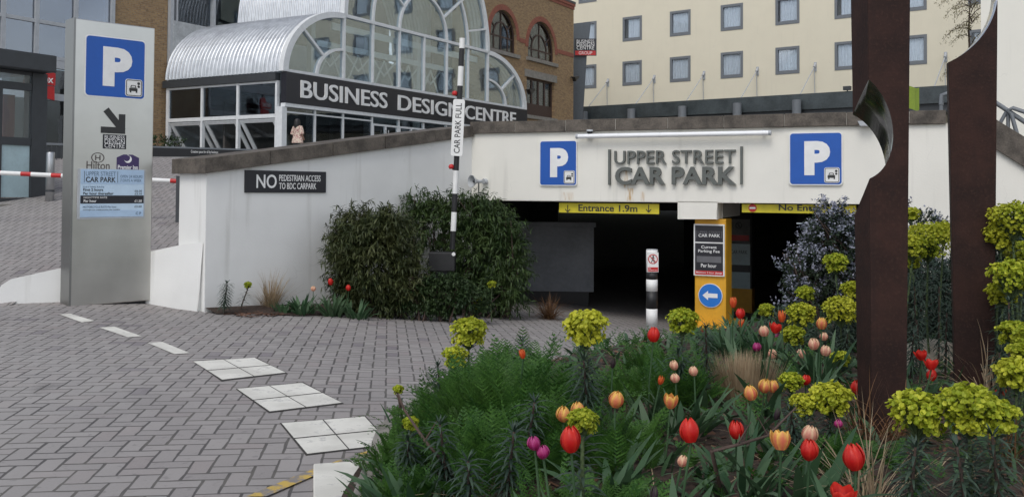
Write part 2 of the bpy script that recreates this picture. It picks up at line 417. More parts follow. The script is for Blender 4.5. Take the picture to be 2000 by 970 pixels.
M['glass_dark'] = glass('tinted_glass', (.5, .54, .57), .7)
M['glass_hotel'] = glass('hotel_glass', (.95, .97, .985), .6)
M['glass_blue'] = glass('blue_glass', (.5, .56, .66), 2.2)
M['canopy'] = mat('dark_canopy_sheet', (.05, .062, .066), .4, 0, var=.35, scale=1.2)
M['frosted'] = mat('frosted_glass', (.42, .55, .58), .35, var=.12, scale=2)
M['curtain'] = mat('white_curtain', (.80, .84, .87), .9, var=.06)
M['stone_grey'] = mat('grey_window_stone', (.24, .225, .2), .85, var=.2)
M['room_dark'] = mat('dim_room', (.07, .065, .06), .9, var=.3)
M['room_mid'] = mat('foyer_wall', (.44, .46, .47), .9, var=.25, scale=1.5)
M['lamp_white'] = mat('lamp_tube_housing', (.86, .87, .88), .3, var=.02)
M['soil'] = mat('bark_mulch', (.045, .028, .02), .95, var=.6, scale=30, bump=1.0, bscale=45, world=True)
M['stem'] = mat('plant_stem', (.09, .13, .05), .7, var=.3)
M['stem_brown'] = mat('woody_stem', (.07, .045, .035), .8, var=.3)
def rustmat():
    t = NT('weathered_steel'); v = t.obj(); n = t.noise(3, 8, v, .65); n2 = t.noise(60, 4, v); st = t.noise(2, 5, t.scaled(v, (7, 7, .5)))
    c = t.mix(t.step(n, .35, .68), (.022, .0105, .0085), (.046, .02, .015)); c = t.mix(t.math('MULTIPLY', t.step(n2, .5, .75), .5), c, (.07, .033, .023))
    c = t.mix(t.math('MULTIPLY', t.step(st, .55, .75), .35), c, (.017, .011, .011))
    return t.princ(c, .72, 0.15, t.bump(n2, .35, .004), Specular_IOR_Level=.3)
M['rust'] = rustmat()
def yellowline():
    t = NT('worn_yellow_paint'); g = t.pos(); n = t.noise(7, 6, g, .7)
    c = t.mix(t.step(n, .44, .56), (.21, .195, .19), (.52, .36, .08)); return t.princ(c, .75)
M['yellow_line'] = yellowline()
# foliage
M['bamboo_green'] = leafmat('green_bamboo_leaf', (.013, .034, .010), (.078, .13, .036), .22)
M['bamboo'] = leafmat('bamboo_leaf', (.014, .028, .008), (.088, .105, .036), .22)
M['box'] = leafmat('small_dark_leaf', (.012, .034, .010), (.045, .08, .024), .2)
M['fern'] = leafmat('feathery_leaf', (.020, .078, .014), (.090, .215, .036), .33)
M['strap'] = leafmat('tulip_leaf', (.032, .085, .036), (.09, .165, .08), .25, .45)
M['euph_leaf'] = leafmat('spurge_leaf', (.018, .038, .028), (.055, .09, .06), .15)
M['euph_head'] = leafmat('lime_bract', (.26, .35, .02), (.62, .64, .06), .35)
M['ceanothus_leaf'] = leafmat('shrub_leaf', (.014, .03, .016), (.05, .075, .04), .15)
M['ceanothus_flower'] = leafmat('blue_blossom', (.19, .215, .275), (.40, .42, .50), .2)
M['straw'] = leafmat('straw_blade', (.27, .20, .12), (.50, .40, .26), .2)
M['russet'] = leafmat('russet_blade', (.09, .045, .022), (.2, .11, .05), .2)
M['treeleaf'] = leafmat('sparse_tree_leaf', (.22, .20, .10), (.42, .38, .22), .35)
M['tul_red'] = leafmat('red_petal', (.50, .008, .010), (.72, .02, .018), .3, .4, edge=(.75, .05, .03))
M['tul_flame'] = leafmat('flame_petal', (.68, .13, .09), (.76, .22, .12), .3, .4, edge=(.90, .60, .13))
M['tul_peach'] = leafmat('peach_petal', (.68, .22, .18), (.76, .36, .26), .3, .4, edge=(.88, .66, .42))
M['tul_pink'] = leafmat('magenta_petal', (.34, .012, .11), (.48, .03, .18), .3, .4, edge=(.5, .07, .25))
M['tul_orange'] = leafmat('orange_petal', (.62, .05, .02), (.74, .11, .03), .3, .4, edge=(.8, .2, .05))
M['tul_bud'] = leafmat('purple_bud', (.035, .015, .03), (.06, .03, .05), .2, .5, edge=(.05, .05, .03))

# ================================================================== THE SETTING: ground
def sheet(name, x0, x1, y0, y1, st, f, m, clip=None):
    nx, ny = int(round((x1-x0)/st)), int(round((y1-y0)/st)); vs = []; fs = []
    for j in range(ny+1):
        for i in range(nx+1):
            x, y = x0+(x1-x0)*i/nx, y0+(y1-y0)*j/ny; vs.append((x, y, f(x, y)))
    for j in range(ny):
        for i in range(nx):
            xc, yc = x0+(x1-x0)*(i+.5)/nx, y0+(y1-y0)*(j+.5)/ny
            if clip and not clip(xc, yc): continue
            a = j*(nx+1)+i; fs.append((a, a+1, a+nx+2, a+nx+1))
    mb = MB(); mb.add(vs, fs, smooth=True); return structure(mb.build(name, m))
sheet('courtyard_paving', -32, 32, -14, 34, .5, zg, M['paving'])
gb = MB(); gb.quad((-600,-600,-1.9), (600,-600,-1.9), (600,600,-1.9), (-600,600,-1.9)); structure(gb.build('ground', M['concrete']))

WL = Plane(-4.05, 12.25, 3.34, 4.05)          # face of the sloping side wall
FA = Plane(-.71, 16.3, 5.69, -2.5)            # face of the car park front
def zr(x, y): return min(2.48, .2 + .155*(y-12.3))
rb = MB()
P0 = WL.w(.2, .5); P1 = WL.w(5.25, .5)
ys = [13.0+i*.7 for i in range(21)]
rows = []
for y in ys:
    t = (y-P0.y)/(P1.y-P0.y); xr = P0.x+(P1.x-P0.x)*t if y < P1.y else P1.x+(y-P1.y)*.3
    rows.append([(-32+(max(xr, -4.6)+32)*k/12, y, zr(0, y)) for k in range(13)])
for a, b in zip(rows, rows[1:]):
    for k in range(12): rb.quad(a[k], a[k+1], b[k+1], b[k])
a = rows[0]
for k in range(12):
    q = 1.3 if k < 11 else 0
    rb.quad((a[k][0], a[k][1]-q, .06 if q else -.2), (a[k+1][0], a[k+1][1]-q, .06 if q else -.2), a[k+1], a[k])
structure(rb.build('ramp_road', M['ramp']))
pb = MB(); pb.quad((-70, 27, 2.5), (70, 27, 2.5), (70, 170, 2.5), (-70, 170, 2.5)); pb.quad((-70,27,1.0),(70,27,1.0),(70,27,2.5),(-70,27,2.5))
structure(pb.build('plaza_paving', M['concrete']))

# painted markings, flush on the blocks
def lerpq(p, u, v):
    a = [p[0][k]*(1-u)+p[1][k]*u for k in (0, 1)]; b = [p[3][k]*(1-u)+p[2][k]*u for k in (0, 1)]
    return (a[0]*(1-v)+b[0]*v, a[1]*(1-v)+b[1]*v)
def paintquads(name, polys, m, dz=.006, sub=6):
    mb = MB()
    for p in polys:
        for i in range(sub):
            for j in range(sub):
                q = []
                for u, v in ((i, j), (i+1, j), (i+1, j+1), (i, j+1)):
                    u, v = u/sub, v/sub
                    a = [p[0][k]*(1-u)+p[1][k]*u for k in (0, 1)]; b = [p[3][k]*(1-u)+p[2][k]*u for k in (0, 1)]
                    g = onground(a[0]*(1-v)+b[0]*v, a[1]*(1-v)+b[1]*v); q.append((g.x, g.y, g.z+dz))
                mb.quad(*reversed(q))
    return structure(mb.build(name, m))
SLABS = []
for p in ([(377,706),(497,699),(558,728),(434,742)], [(463,760),(590,748),(668,787),(527,804)], [(550,827),(712,814),(762,868),(600,887)]):
    for u0, u1 in ((0, .492), (.508, 1)):
        for v0, v1 in ((0, .485), (.515, 1)): SLABS.append([lerpq(p, u0, v0), lerpq(p, u1, v0), lerpq(p, u1, v1), lerpq(p, u0, v1)])
paintquads('road_markings', [
    [(115,614),(138,613),(185,627),(160,630)], [(194,640),(223,638),(277,657),(250,659)], [(288,670),(317,668),(371,690),(341,692)],
    ] + SLABS, M['slab'])
paintquads('slab_joints', [[(376,704),(500,698),(562,729),(432,744)], [(460,759),(592,746),(672,788),(525,806)], [(546,826),(714,812),(766,869),(597,889)]], M['joint'], .003)
paintquads('yellow_line', [[(480,972),(600,922),(612,932),(520,972)], [(600,922),(700,888),(704,899),(612,932)], [(700,888),(770,868),(774,878),(704,899)]], M['yellow_line'], .010)

# flower bed: a low mound of mulch behind a stone kerb
BED = [(-.50,1.5),(-.78,4.55),(-.86,6.0),(-.62,7.6),(.1,9.0),(1.2,10.3),(2.4,11.6),(3.5,12.6),(4.6,12.9),(6.0,12.6),(9.5,11.0),(9.5,1.5)]
def inbed(x, y, marg=0.0):
    c = False; n = len(BED)
    for i in range(n):
        (x1, y1), (x2, y2) = BED[i], BED[(i+1) % n]
        if (y1 > y) != (y2 > y) and x < (x2-x1)*(y-y1)/(y2-y1)+x1: c = not c
    if marg and c:
        for i in range(n):
            a, b = Vector(BED[i]), Vector(BED[(i+1) % n]); p = Vector((x, y)); ab = b-a
            t = max(0, min(1, (p-a).dot(ab)/ab.length_squared))
            if (p-(a+ab*t)).length < marg: return False
    return c
def edged(x, y):
    d = 9
    for i in range(10):
        a, b = Vector(BED[i]), Vector(BED[i+1]); p = Vector((x, y)); ab = b-a
        t = max(0, min(1, (p-a).dot(ab)/ab.length_squared)); d = min(d, (p-(a+ab*t)).length)
    return d
def zb(x, y):
    base = zg(x, y) + .06
    top = .24 - .035*max(0, y-5) + .04*noise.noise(Vector((x*1.3, y*1.3, 0)))
    k = min(1, edged(x, y)/.9); k = k*k*(3-2*k)
    return base + (max(top, base)-base)*k
fb = MB(); st = .16; nx, ny = 66, 72; idx = {}; vs = []; fs = []
for j in range(ny):
    for i in range(nx):
        x, y = -1.0+i*st, 1.5+j*st
        if inbed(x+st/2, y+st/2):
            q = []
            for a, b in ((i,j),(i+1,j),(i+1,j+1),(i,j+1)):
                if (a, b) not in idx:
                    X, Y = -1.0+a*st, 1.5+b*st; idx[(a, b)] = len(vs); vs.append((X, Y, zb(X, Y)+random.uniform(0, .025)))
                q.append(idx[(a, b)])
            fs.append(q)
fb.add(vs, fs, smooth=True); structure(fb.build('flower_bed', M['soil']))
kb = MB()
def kerbseg(p, q, wd=.13, h=.10):
    p, q = Vector(p), Vector(q); t = (q-p).normalized(); k = Vector((t.y, -t.x))*wd
    zz = [zg(*p)-.1, zg(*q)-.1]; tp = [zg(*p)+h, zg(*q)+h]
    a, b, c, d = p, q, q+k, p+k
    kb.add([(a.x,a.y,zz[0]),(b.x,b.y,zz[1]),(c.x,c.y,zz[1]),(d.x,d.y,zz[0]),(a.x,a.y,tp[0]),(b.x,b.y,tp[1]),(c.x,c.y,tp[1]),(d.x,d.y,tp[0])],
           ((0,3,2,1),(4,5,6,7),(0,1,5,4),(1,2,6,5),(2,3,7,6),(3,0,4,7)))
for i in range(1, 9):
    a, b = Vector(BED[i]), Vector(BED[i+1]); n = max(1, int((b-a).length/.6))
    for q in range(n): kerbseg(a+(b-a)*(q/n), a+(b-a)*((q+.985)/n))
kbo = structure(kb.build('bed_kerb', M['stone_grey'], bevel=.01))
wk = MB()                                      # white painted kerb stone at the bed's near corner
g = [onground(px, py) for px, py in ((612,916),(757,907),(757,922),(688,972),(560,1075),(612,1010))]
pl = [(p.x, p.y) for p in (g[0], g[1], g[2], g[3], g[5])]
n = len(pl); wk.add([(x, y, -.1) for x, y in pl]+[(x, y, zg(x, y)+.035) for x, y in pl], [tuple(reversed(range(n))), tuple(range(n, 2*n))]+[(i, (i+1) % n, n+(i+1) % n, n+i) for i in range(n)])
bm_fix = wk.build('white_kerb_stone', M['slab'], bevel=.008)
structure(bm_fix)
gk = MB(); a, b, c = (onground(*p) for p in ((760,925),(765,952),(700,985)))
k0, k1, k2, k3 = (onground(*p) for p in ((690,973),(759,924),(775,936),(716,985)))
gk.add([(p.x, p.y, z) for z in (-.05, .085) for p in (k0, k3, k2, k1)], ((3,2,1,0),(4,5,6,7),(0,1,5,4),(1,2,6,5),(2,3,7,6),(3,0,4,7)))
structure(gk.build('grey_kerb_stone', M['stone_grey'], bevel=.01))

# ================================================================== CAR PARK FRONT
def coping(mb, x0, x1, zf, y0=-.06, y1=.46, h=.20, L=.9, m=0, mm=1):
    x = x0
    while x < x1-.02:
        xe = min(x+L*random.uniform(.92, 1.08), x1); a, b = x+.006, xe-.006
        dz = random.uniform(-.006, .006); dy = random.uniform(-.008, .008)
        za, zb_ = zf(a), zf(b)
        mb.add([(a,y0+dy,za),(b,y0+dy,zb_),(b,y1,zb_),(a,y1,za),(a,y0+dy,za+h+dz),(b,y0+dy,zb_+h+dz),(b,y1,zb_+h+dz),(a,y1,za+h+dz)],
               ((0,3,2,1),(4,5,6,7),(0,1,5,4),(1,2,6,5),(2,3,7,6),(3,0,4,7)), m)
        if xe < x1-.02:
            a, b = xe-.006, xe+.006; za = zf(xe)
            mb.box(a, b, y0+.012, y1-.01, za+.01, za+h-.012, mm)
        x = xe
cp = planeroot('car_park_entrance', FA)
tag(cp, 'white concrete car park entrance beam with dark openings, stone coping and yellow strips', 'car park entrance')
xa, xb = FA.x(1325, 410), FA.x(1400, 410); xj = FA.x(1722, 392); zs = 1.415
zd = FA.px(1360, 427)[1]; XE = 7.95
wallpoly = [(0, zs), (xa, zs), (xa, zd), (xb, zd), (xb, zs), (xj, zs), (xj, -1.3), (12, -1.3), (12, -.3), (XE, 2.58), (0, 2.58)]
rust = [(FA.x(1230, 380), .10, 1.40, 1.66, .9), (FA.x(1108, 380), .14, 1.40, 1.58, .5), (FA.x(1222, 350), .05, 1.62, 1.95, .9), (FA.x(1255, 378), .05, 1.40, 1.6, .45)]
M['fascia'] = render_wall('white_fascia_render', (.82, .80, .73), .6, rust)
MB().plate(wallpoly, 0, .42).build('front_wall', M['fascia'], cp, bevel=.012)
mb = MB(); coping(mb, -.02, 7.6, lambda x: 2.582 + .0*x); coping(mb, 7.62, XE, lambda x: 2.582, L=.8); coping(mb, XE+.003, 12, lambda x: 2.40-.711*(x-XE), h=.42, L=.9)
mb.build('coping', [M['coping'], M['mortar']], cp, bevel=.008)
# soffit return beam behind the stub, ceiling and lining of the dark hall
mb = MB(); mb.box(xa+.12, xb-.02, .425, 2.2, zd+.006, zs+.3); mb.build('soffit_beam', M['fascia'], cp)
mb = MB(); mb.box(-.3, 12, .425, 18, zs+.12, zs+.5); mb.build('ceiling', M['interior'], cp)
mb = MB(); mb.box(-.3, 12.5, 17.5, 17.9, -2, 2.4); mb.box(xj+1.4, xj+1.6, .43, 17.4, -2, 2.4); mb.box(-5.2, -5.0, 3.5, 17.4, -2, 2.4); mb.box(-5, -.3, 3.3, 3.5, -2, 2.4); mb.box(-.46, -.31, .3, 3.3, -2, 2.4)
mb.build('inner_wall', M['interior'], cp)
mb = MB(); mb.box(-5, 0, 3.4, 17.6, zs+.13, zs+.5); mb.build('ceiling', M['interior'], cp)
# grey upstand wall inside, with its rail-like cap
IW = Plane(*[c for c in at(1030, 500, 18.6).xy], 1, -.06)
ip = planeroot('upstand_wall', IW); tag(ip, 'grey painted low wall inside the dark left opening, above a shade gap painted black', 'wall')
x1, z1 = IW.px(1160, 444); _, z0 = IW.px(1100, 569)
MB().box(-2.5, x1, 0, .25, z0, z1).build('wall_panel', M['inner_grey'], ip)
MB().box(-2.5, x1+.04, -.05, .3, z1+.004, z1+.1).build('cap', M['inner_grey'], ip)
MB().box(-2.5, x1-.1, .06, .3, -1.4, z0-.004).build('plinth_or_shade_gap', M['black'], ip)  # black block stands in for the shadow gap beneath the wall
# the upper slab behind the front
sp = [FA.w(.2, .44), FA.w(8.2, .44), Vector((9.5, 30, 0)), Vector((2.2, 30, 0))]
sb = MB(); sb.add([(p.x, p.y, 2.0) for p in sp]+[(p.x, p.y, 2.44) for p in sp], ((3,2,1,0),(4,5,6,7),(0,1,5,4),(1,2,6,5),(2,3,7,6),(3,0,4,7)))
structure(sb.build('roof_terrace', M['concrete']))
# hanging strips
def strip(nm, label, pxa, pxb, pt, pbm, off):
    r = planeroot(nm, FA, 0, off); tag(r, label, 'sign')
    xa_, zt = FA.px(pxa, pt, off); xb_, zb_ = FA.px(pxb, pbm, off); zt = min(zt, zs-.02)
    MB().box(xa_, xb_, 0, .03, zb_, zt).build('sign_panel', M['yellow_sign'], r)
    for q in (.08, .92):
        h = MB(); h.box(xa_+(xb_-xa_)*q-.01, xa_+(xb_-xa_)*q+.01, .034, .05, zb_+.05, zs+.12)
        h.build('hanger', M['dark_metal'], r)
    return r, (lambda px, py: FA.px(px, py, off))
r, q = strip('height_sign', 'yellow hanging strip reading Entrance 1.9m between two down arrows', 1092, 1287, 396, 418, .10)
(x0, zt), (x1, z0) = q(1130, 399), q(1245, 414)
mb = text('Entrance 1.9m', x0, x1, z0, zt, bold=.015)
for pc in (1109, 1267):
    xc, zc = q(pc, 407); s_ = .062
    mb.bar((xc, zc+s_), (xc, zc-s_*.9), .014, -.007, -.003); mb.bar((xc-.045, zc-s_*.2), (xc+.004, zc-s_), .014, -.008, -.004); mb.bar((xc+.045, zc-s_*.2), (xc-.004, zc-s_), .014, -.009, -.005)
mb.build('lettering', M['letter_dark'], r)
r, q = strip('no_entry_sign', 'yellow hanging strip reading No Entry with a red round symbol', 1449, 1672, 395, 418, .10)
(x0, zt), (x1, z0) = q(1521, 399), q(1606, 416)
text('No Entry', x0, x1, z0, zt, bold=.015).build('lettering', M['letter_dark'], r)
xc, zc = q(1470, 406); s_ = MB().plate(disc(xc, zc, .062), -.010, -.001).build('symbol', M['red'], r)
MB().box(xc-.045, xc+.045, -.016, -.0105, zc-.014, zc+.014).build('bar', M['letter_white'], s_)

# raised grey letters and bars
ls = planeroot('wall_lettering', FA); tag(ls, 'raised grey metal letters in two lines between two upright bars on white beam', 'lettering')
def fx(px, py): return FA.px(px, py, -.05)
mb = MB()
(x0, zt), (x1, z0) = fx(1200, 294), fx(1437, 316); _, z0 = fx(1200, 321)
text('UPPER STREET', x0, x1, z0, zt-.005, y=-.015, depth=.05, bold=.004, spacing=1.0).build('upper_line', M['letter_grey'], ls)
(x0, zt), (x1, _) = fx(1202, 326), fx(1438, 326); _, z0 = fx(1202, 360.5)
text('CAR PARK', x0, x1, z0, zt, y=-.015, depth=.06, bold=.028).build('lower_line', M['letter_grey'], ls)
for pc, pt, pbm in ((1190, 292, 361), (1448, 286, 360)):
    xc, zt = fx(pc, pt); _, z0 = fx(pc, pbm); MB().box(xc-.018, xc+.018, -.06, -.002, z0, zt).build('upright_bar', M['letter_grey'], ls)

# blue parking signs
def car_pictogram(mb, cx, cz, s, m, y):
    mb.plate([(cx-.30*s,cz-.02*s),(cx+.22*s,cz-.02*s),(cx+.22*s,cz-.20*s),(cx-.30*s,cz-.20*s)], y-.003, y, m=m)
    mb.plate([(cx-.24*s,cz),(cx+.16*s,cz),(cx+.10*s,cz+.17*s),(cx-.18*s,cz+.17*s)], y-.0035, y, [[(cx-.18*s,cz+.03*s),(cx+.10*s,cz+.03*s),(cx+.06*s,cz+.13*s),(cx-.14*s,cz+.13*s)]], m)
    for q in (-.26, .12): mb.plate([(cx+q*s,cz-.30*s),(cx+(q+.09)*s,cz-.30*s),(cx+(q+.09)*s,cz-.18*s),(cx+q*s,cz-.18*s)], y-.0032, y, m=m)
    mb.plate(disc(cx+.30*s, cz+.30*s, .09*s, 16), y-.003, y, m=m); mb.plate(disc(cx+.30*s, cz+.10*s, .08*s, 16), y-.003, y, m=m)
def parking_panel(root, x0, x1, z0, z1, y, d=.03):
    W = x1-x0; H = z1-z0; r = .07*W
    p = MB().plate(rrect(x0, x1, z0, z1, r), y-d, y).build('sign_plate', M['paint_white'], root)
    b = MB().plate(rrect(x0+.022*W, x1-.022*W, z0+.022*H, z1-.022*H, r*.8), y-d-.003, y-d-.0002).build('blue_field', M['blue'], root)
    yy = y-d-.0035
    text('P', x0+.29*W, x0+.77*W, z0+.19*H, z0+.83*H, y=yy, depth=.003, bold=.06).build('letter', M['letter_white'], root)
    pic = MB(); a0, a1, b0, b1 = x0+.66*W, x0+.945*W, z0+.05*H, z0+.335*H
    f = MB().plate(rrect(a0, a1, b0, b1, .04*W), yy-.006, yy).build('pictogram_panel', M['paint_white'], root)
    ring = MB(); w_ = .011*W; ring.plate(rrect(a0+w_, a1-w_, b0+w_, b1-w_, .032*W), yy-.0085, yy-.0062, [list(reversed(rrect(a0+2*w_, a1-2*w_, b0+2*w_, b1-2*w_, .024*W)))])
    car_pictogram(ring, (a0+a1)/2, (b0+b1)/2-.0*W, (a1-a0)*.92, 0, yy-.0062); ring.build('pictogram', M['letter_dark'], f)
for (px0, px1, pt, pbm, lab) in ((1054, 1127, 274, 363, 'square blue P sign on the white beam, to the left of the raised grey letters'),
                                 (1541, 1646, 258, 362, 'square blue P sign on the white beam, to the right of the raised grey letters')):
    r = planeroot('parking_sign', FA); tag(r, lab, 'parking sign', 'blue parking signs on the entrance beam')
    x0, _ = FA.px(px0, 300, -.03); x1, _ = FA.px(px1, 300, -.03); _, zt = FA.px((px0+px1)/2, pt, -.03); _, z0 = FA.px((px0+px1)/2, pbm, -.03)
    parking_panel(r, x0, x1, z0+.0, zt, -.004)
# long tube light
tl = planeroot('tube_light', FA); tag(tl, 'long white tubular light on short brackets above the raised letters', 'light')
(x0, z0), (x1, z1) = FA.px(1128, 268, -.12), FA.px(1503, 258, -.12); zc = (z0+z1)/2
MB().tube([(x0, -.12, zc), (x1, -.12, zc)], .038, 14).build('tube_housing', M['lamp_white'], tl)
for q in (.05, .97):
    xx = x0+(x1-x0)*q; MB().box(xx-.02, xx+.02, -.12, 0, zc+.02, zc+.05).build('bracket', M['post_steel'], tl)
for q in (0, 1): xx = (x0-.005, x1+.005)[q]; MB().tube([(xx-.02, -.12, zc), (xx+.02, -.12, zc)], .041, 14).build('end_cap', M['grey_metal'], tl)
# small camera and lamp on the beam
x0, z0 = FA.px(1152, 257, -.08)
o = planeroot('dome_camera', FA, x0, -.08, z0); tag(o, 'tiny dark dome camera on the white beam above left end of the tube light', 'camera')
MB().lathe([(.0,-.05),(.03,-.045),(.045,-.02),(.05,0)], 14).build('dome', M['black'], o); MB().lathe([(.055,.001),(.055,.03),(0,.03)], 14).build('cap', M['grey_metal'], o); MB().box(-.015, .015, .0, .08, .005, .025).build('arm', M['grey_metal'], o)
x0, z0 = FA.px(1690, 241, -.06)
o = planeroot('wall_floodlight', FA, x0, -.04, z0); tag(o, 'small grey wedge floodlight under the coping, peeking out beside nearer brown pillar', 'floodlight')
MB().plate([(-.10,.03),(-.07,-.04),(.12,-.04),(.12,.03)], -.12, .02).build('housing', M['grey_metal'], o); MB().box(-.06, .1, -.11, 0, -.046, -.0405).build('lens', M['lamp_white'], o); MB().box(-.02,.02,.021,.04,-.03,.03).build('bracket', M['dark_metal'], o)
# horn loudspeaker
x0, z0 = FA.px(926, 354, -.25)
o = planeroot('horn_loudspeaker', FA, x0, -.25, z0); tag(o, 'grey horn loudspeaker on a short bracket at wall corner above the shrubs', 'loudspeaker')
o.rotation_euler.z += R(-28)
mb = MB(); vs = []
for r_, y_ in ((.028,.16),(.03,.08),(.045,.03),(.085,-.04),(.108,-.06),(.112,-.055),(.09,-.03),(.045,.035),(.02,.05),(0,.05)):
    vs.append([(r_*math.cos(a*math.pi/10), y_, r_*math.sin(a*math.pi/10)) for a in range(20)])
for i in range(len(vs)-1):
    for k in range(20): mb.add([vs[i][k], vs[i][(k+1)%20], vs[i+1][(k+1)%20], vs[i+1][k]], ((0,1,2,3),), smooth=True)
mb.build('horn', M['grey_metal'], o); MB().tube([(0,.05,0),(0,.0,0),(0,-.03,0)], [.03,.03,.012], 10).build('driver', M['dark_metal'], o)
MB().tube([(0,.2,0),(0,.26,0)], .05, 14).build('driver_housing', M['grey_metal'], o); mb = MB(); mb.tube([(0,.1,-.03),(0,.1,-.2),(0,.3,-.22)], .012, 8).build('bracket', M['dark_metal'], o)

# yellow centre post with its panels
c0 = FA.x(1357, 520, .16); c1 = FA.x(1418, 520, .16)
yp = planeroot('yellow_post', FA, 0, .16); tag(yp, 'yellow painted square post carrying a black fee board and round blue arrow sign', 'post')
MB().box(c0, c1, 0, .5, -.9, zd-.004).build('post_body', M['yellow'], yp, bevel=.012)
zk = FA.px(1390, 636, 0)[1]; MB().plate(rrect(c0-.02, c1+.10, -1.1, zk, .01), -.16, .9).build('base_kerb', M['yellow'], yp, bevel=.03)
fbx0, zt = FA.px(1355, 437, .12); fbx1, z0 = FA.px(1415, 540, .12)
fbd = planeroot('fee_board', FA, 0, .155); tag(fbd, 'black and white framed parking fee board on the front of yellow post', 'sign')
MB().box(fbx0, fbx1, -.035, -.002, z0, zt).build('board', M['paint_white'], fbd)
H = zt-z0; W = fbx1-fbx0; e = .022
def fz(k): return zt-H*k
u = MB().box(fbx0+e, fbx1-e, -.038, -.0355, fz(.345), zt-e).build('upper_panel', M['sign_black'], fbd)
l_ = MB().box(fbx0+e, fbx1-e, -.038, -.0355, fz(.90), fz(.37)).build('lower_panel', M['sign_black'], fbd)
rd = MB().box(fbx0+e, fbx1-e, -.038, -.0355, z0+e*.8, fz(.902)).build('red_band', M['red'], fbd)
mb = text('UPPER STREET', fbx0+.14*W, fbx0+.86*W, fz(.185), fz(.135), y=-.0385); M['letter_faint'] = mat('faint_grey_lettering', (.12,.12,.13), .5); mb.build('lettering', M['letter_faint'], u)
text('CAR PARK', fbx0+.16*W, fbx0+.86*W, fz(.25), fz(.19), y=-.0385, bold=.01).build('lettering', M['letter_white'], u)
for q in (.1, .9): MB().box(fbx0+q*W-.004, fbx0+q*W+.004, -.0405, -.0385, fz(.265), fz(.13)).build('rule', M['letter_faint'], u)
text('Current\nParking Fee', fbx0+.15*W, fbx0+.85*W, fz(.565), fz(.415), y=-.0385, bold=.008, align='CENTER').build('lettering', M['letter_white'], l_)
MB().box(fbx0+.1*W, fbx1-.1*W, -.0405, -.0385, fz(.74), fz(.62)).build('display_window', M['letter_faint'], l_)
text('Per hour', fbx0+.24*W, fbx0+.74*W, fz(.835), fz(.765), y=-.0385, bold=.008).build('lettering', M['letter_white'], l_)
text('Minimum 2 hour charge', fbx0+.08*W, fbx0+.92*W, fz(.963), fz(.918), y=-.0385, bold=.004).build('lettering', M['letter_white'], rd)
xc, zc = FA.px(1387, 577, .12)
ar = planeroot('arrow_sign', FA, xc, .155, zc); tag(ar, 'round blue road sign with a white left arrow on yellow post', 'sign')
MB().plate(disc(0, 0, .192), -.02, -.002).build('rim', M['paint_white'], ar); MB().plate(disc(0, 0, .182), -.024, -.0205).build('blue_disc', M['blue_round'], ar)
MB().plate([(-.125,0),(-.035,.075),(-.035,.034),(.115,.034),(.115,-.034),(-.035,-.034),(-.035,-.075)], -.028, -.0245).build('arrow', M['letter_white'], ar)
# second yellow panel set back in the shade
d0, d1 = FA.x(1425, 540, 6.5), FA.x(1465, 540, 6.5)
y2 = planeroot('rear_yellow_post', FA, 0, 6.5); tag(y2, 'shaded yellow post set back right of the front post, with notices and its top coloured dark for shade', 'post')
zmy = FA.px(1445, 563, 6.5)[1]; MB().box(d0, d1+.04, 0, .4, -1.2, zmy).build('post_body', M['yellow'], y2); MB().box(d0, d1+.04, 0.002, .4, zmy+.002, zs+.1).build('shade_dark_upper_body', M['interior'], y2)  # upper part coloured dark grey to imitate shade on the yellow post
def n2(pt, pbm, m, txt=None, tm=None):
    _, a = FA.px(1445, pt, 6.5); _, b = FA.px(1445, pbm, 6.5)
    o = MB().box(d0+.01, d1, -.012, -.001, b, a).build('notice', m, y2)
    if txt: text(txt, d0+.03, d1-.06, a-(a-b)*.48, a-(a-b)*.30, y=-.0125).build('lettering', tm, o)
    return o, a, b
n2(428, 475, M['concrete']);  # top notice greyed so it looks dim in the shade
_, a = FA.px(1441, 440, 6.5); pc = (d0+d1)/2-.02
o = MB(); o.plate(disc(pc, a, .075, 24), -.017, -.013, [list(reversed(disc(pc, a, .058, 24)))]); o.bar((pc-.045, a+.045), (pc+.045, a-.045), .014, -.018, -.014); o.plate(disc(pc, a+.035, .012, 10), -.0165, -.013); o.bar((pc,a+.02),(pc,a-.01),.018,-.0162,-.013); o.bar((pc,a-.01),(pc-.02,a-.045),.01,-.016,-.013); o.bar((pc,a-.01),(pc+.02,a-.045),.01,-.0158,-.013)
o.build('symbol', M['letter_dark'], y2); _, b1 = FA.px(1445, 459, 6.5); _, b2 = FA.px(1445, 470, 6.5); MB().box(d0+.02, d1-.02, -.016, -.0125, b2, b1).build('red_band', M['red'], y2)
n2(476, 517, M['frosted'], 'CAR PARK', M['letter_dark']); n2(518, 530, M['sign_black']); n2(531, 563, M['frosted'])

# two thin ceiling battens deep in the right opening
M['batten'] = NT('lit_batten'); _e = M['batten'].n('Emission'); _e.inputs[0].default_value = (.8, .9, 1, 1); _e.inputs[1].default_value = .35; M['batten'].l(_e.outputs[0], M['batten'].out.inputs[0]); M['batten'] = M['batten'].mat
for pa_, pb2, py_, lab in ((1556, 1578, 436, 'left one of two thin dim strip lights deep in the right opening'), (1588, 1612, 433, 'right one of two thin dim strip lights deep in the right opening')):
    q0, q1 = FA.px(pa_, py_, 6.0), FA.px(pb2, py_, 6.0); o = planeroot('strip_light', FA, q0[0], 6.0, q0[1]); tag(o, lab, 'light', 'dim strip lights in the car park')
    MB().box(0, q1[0]-q0[0], -.03, .03, -.012, .012).build('tube', M['batten'], o); MB().box(0, q1[0]-q0[0], -.04, .04, .014, .3).build('housing', M['interior'], o)
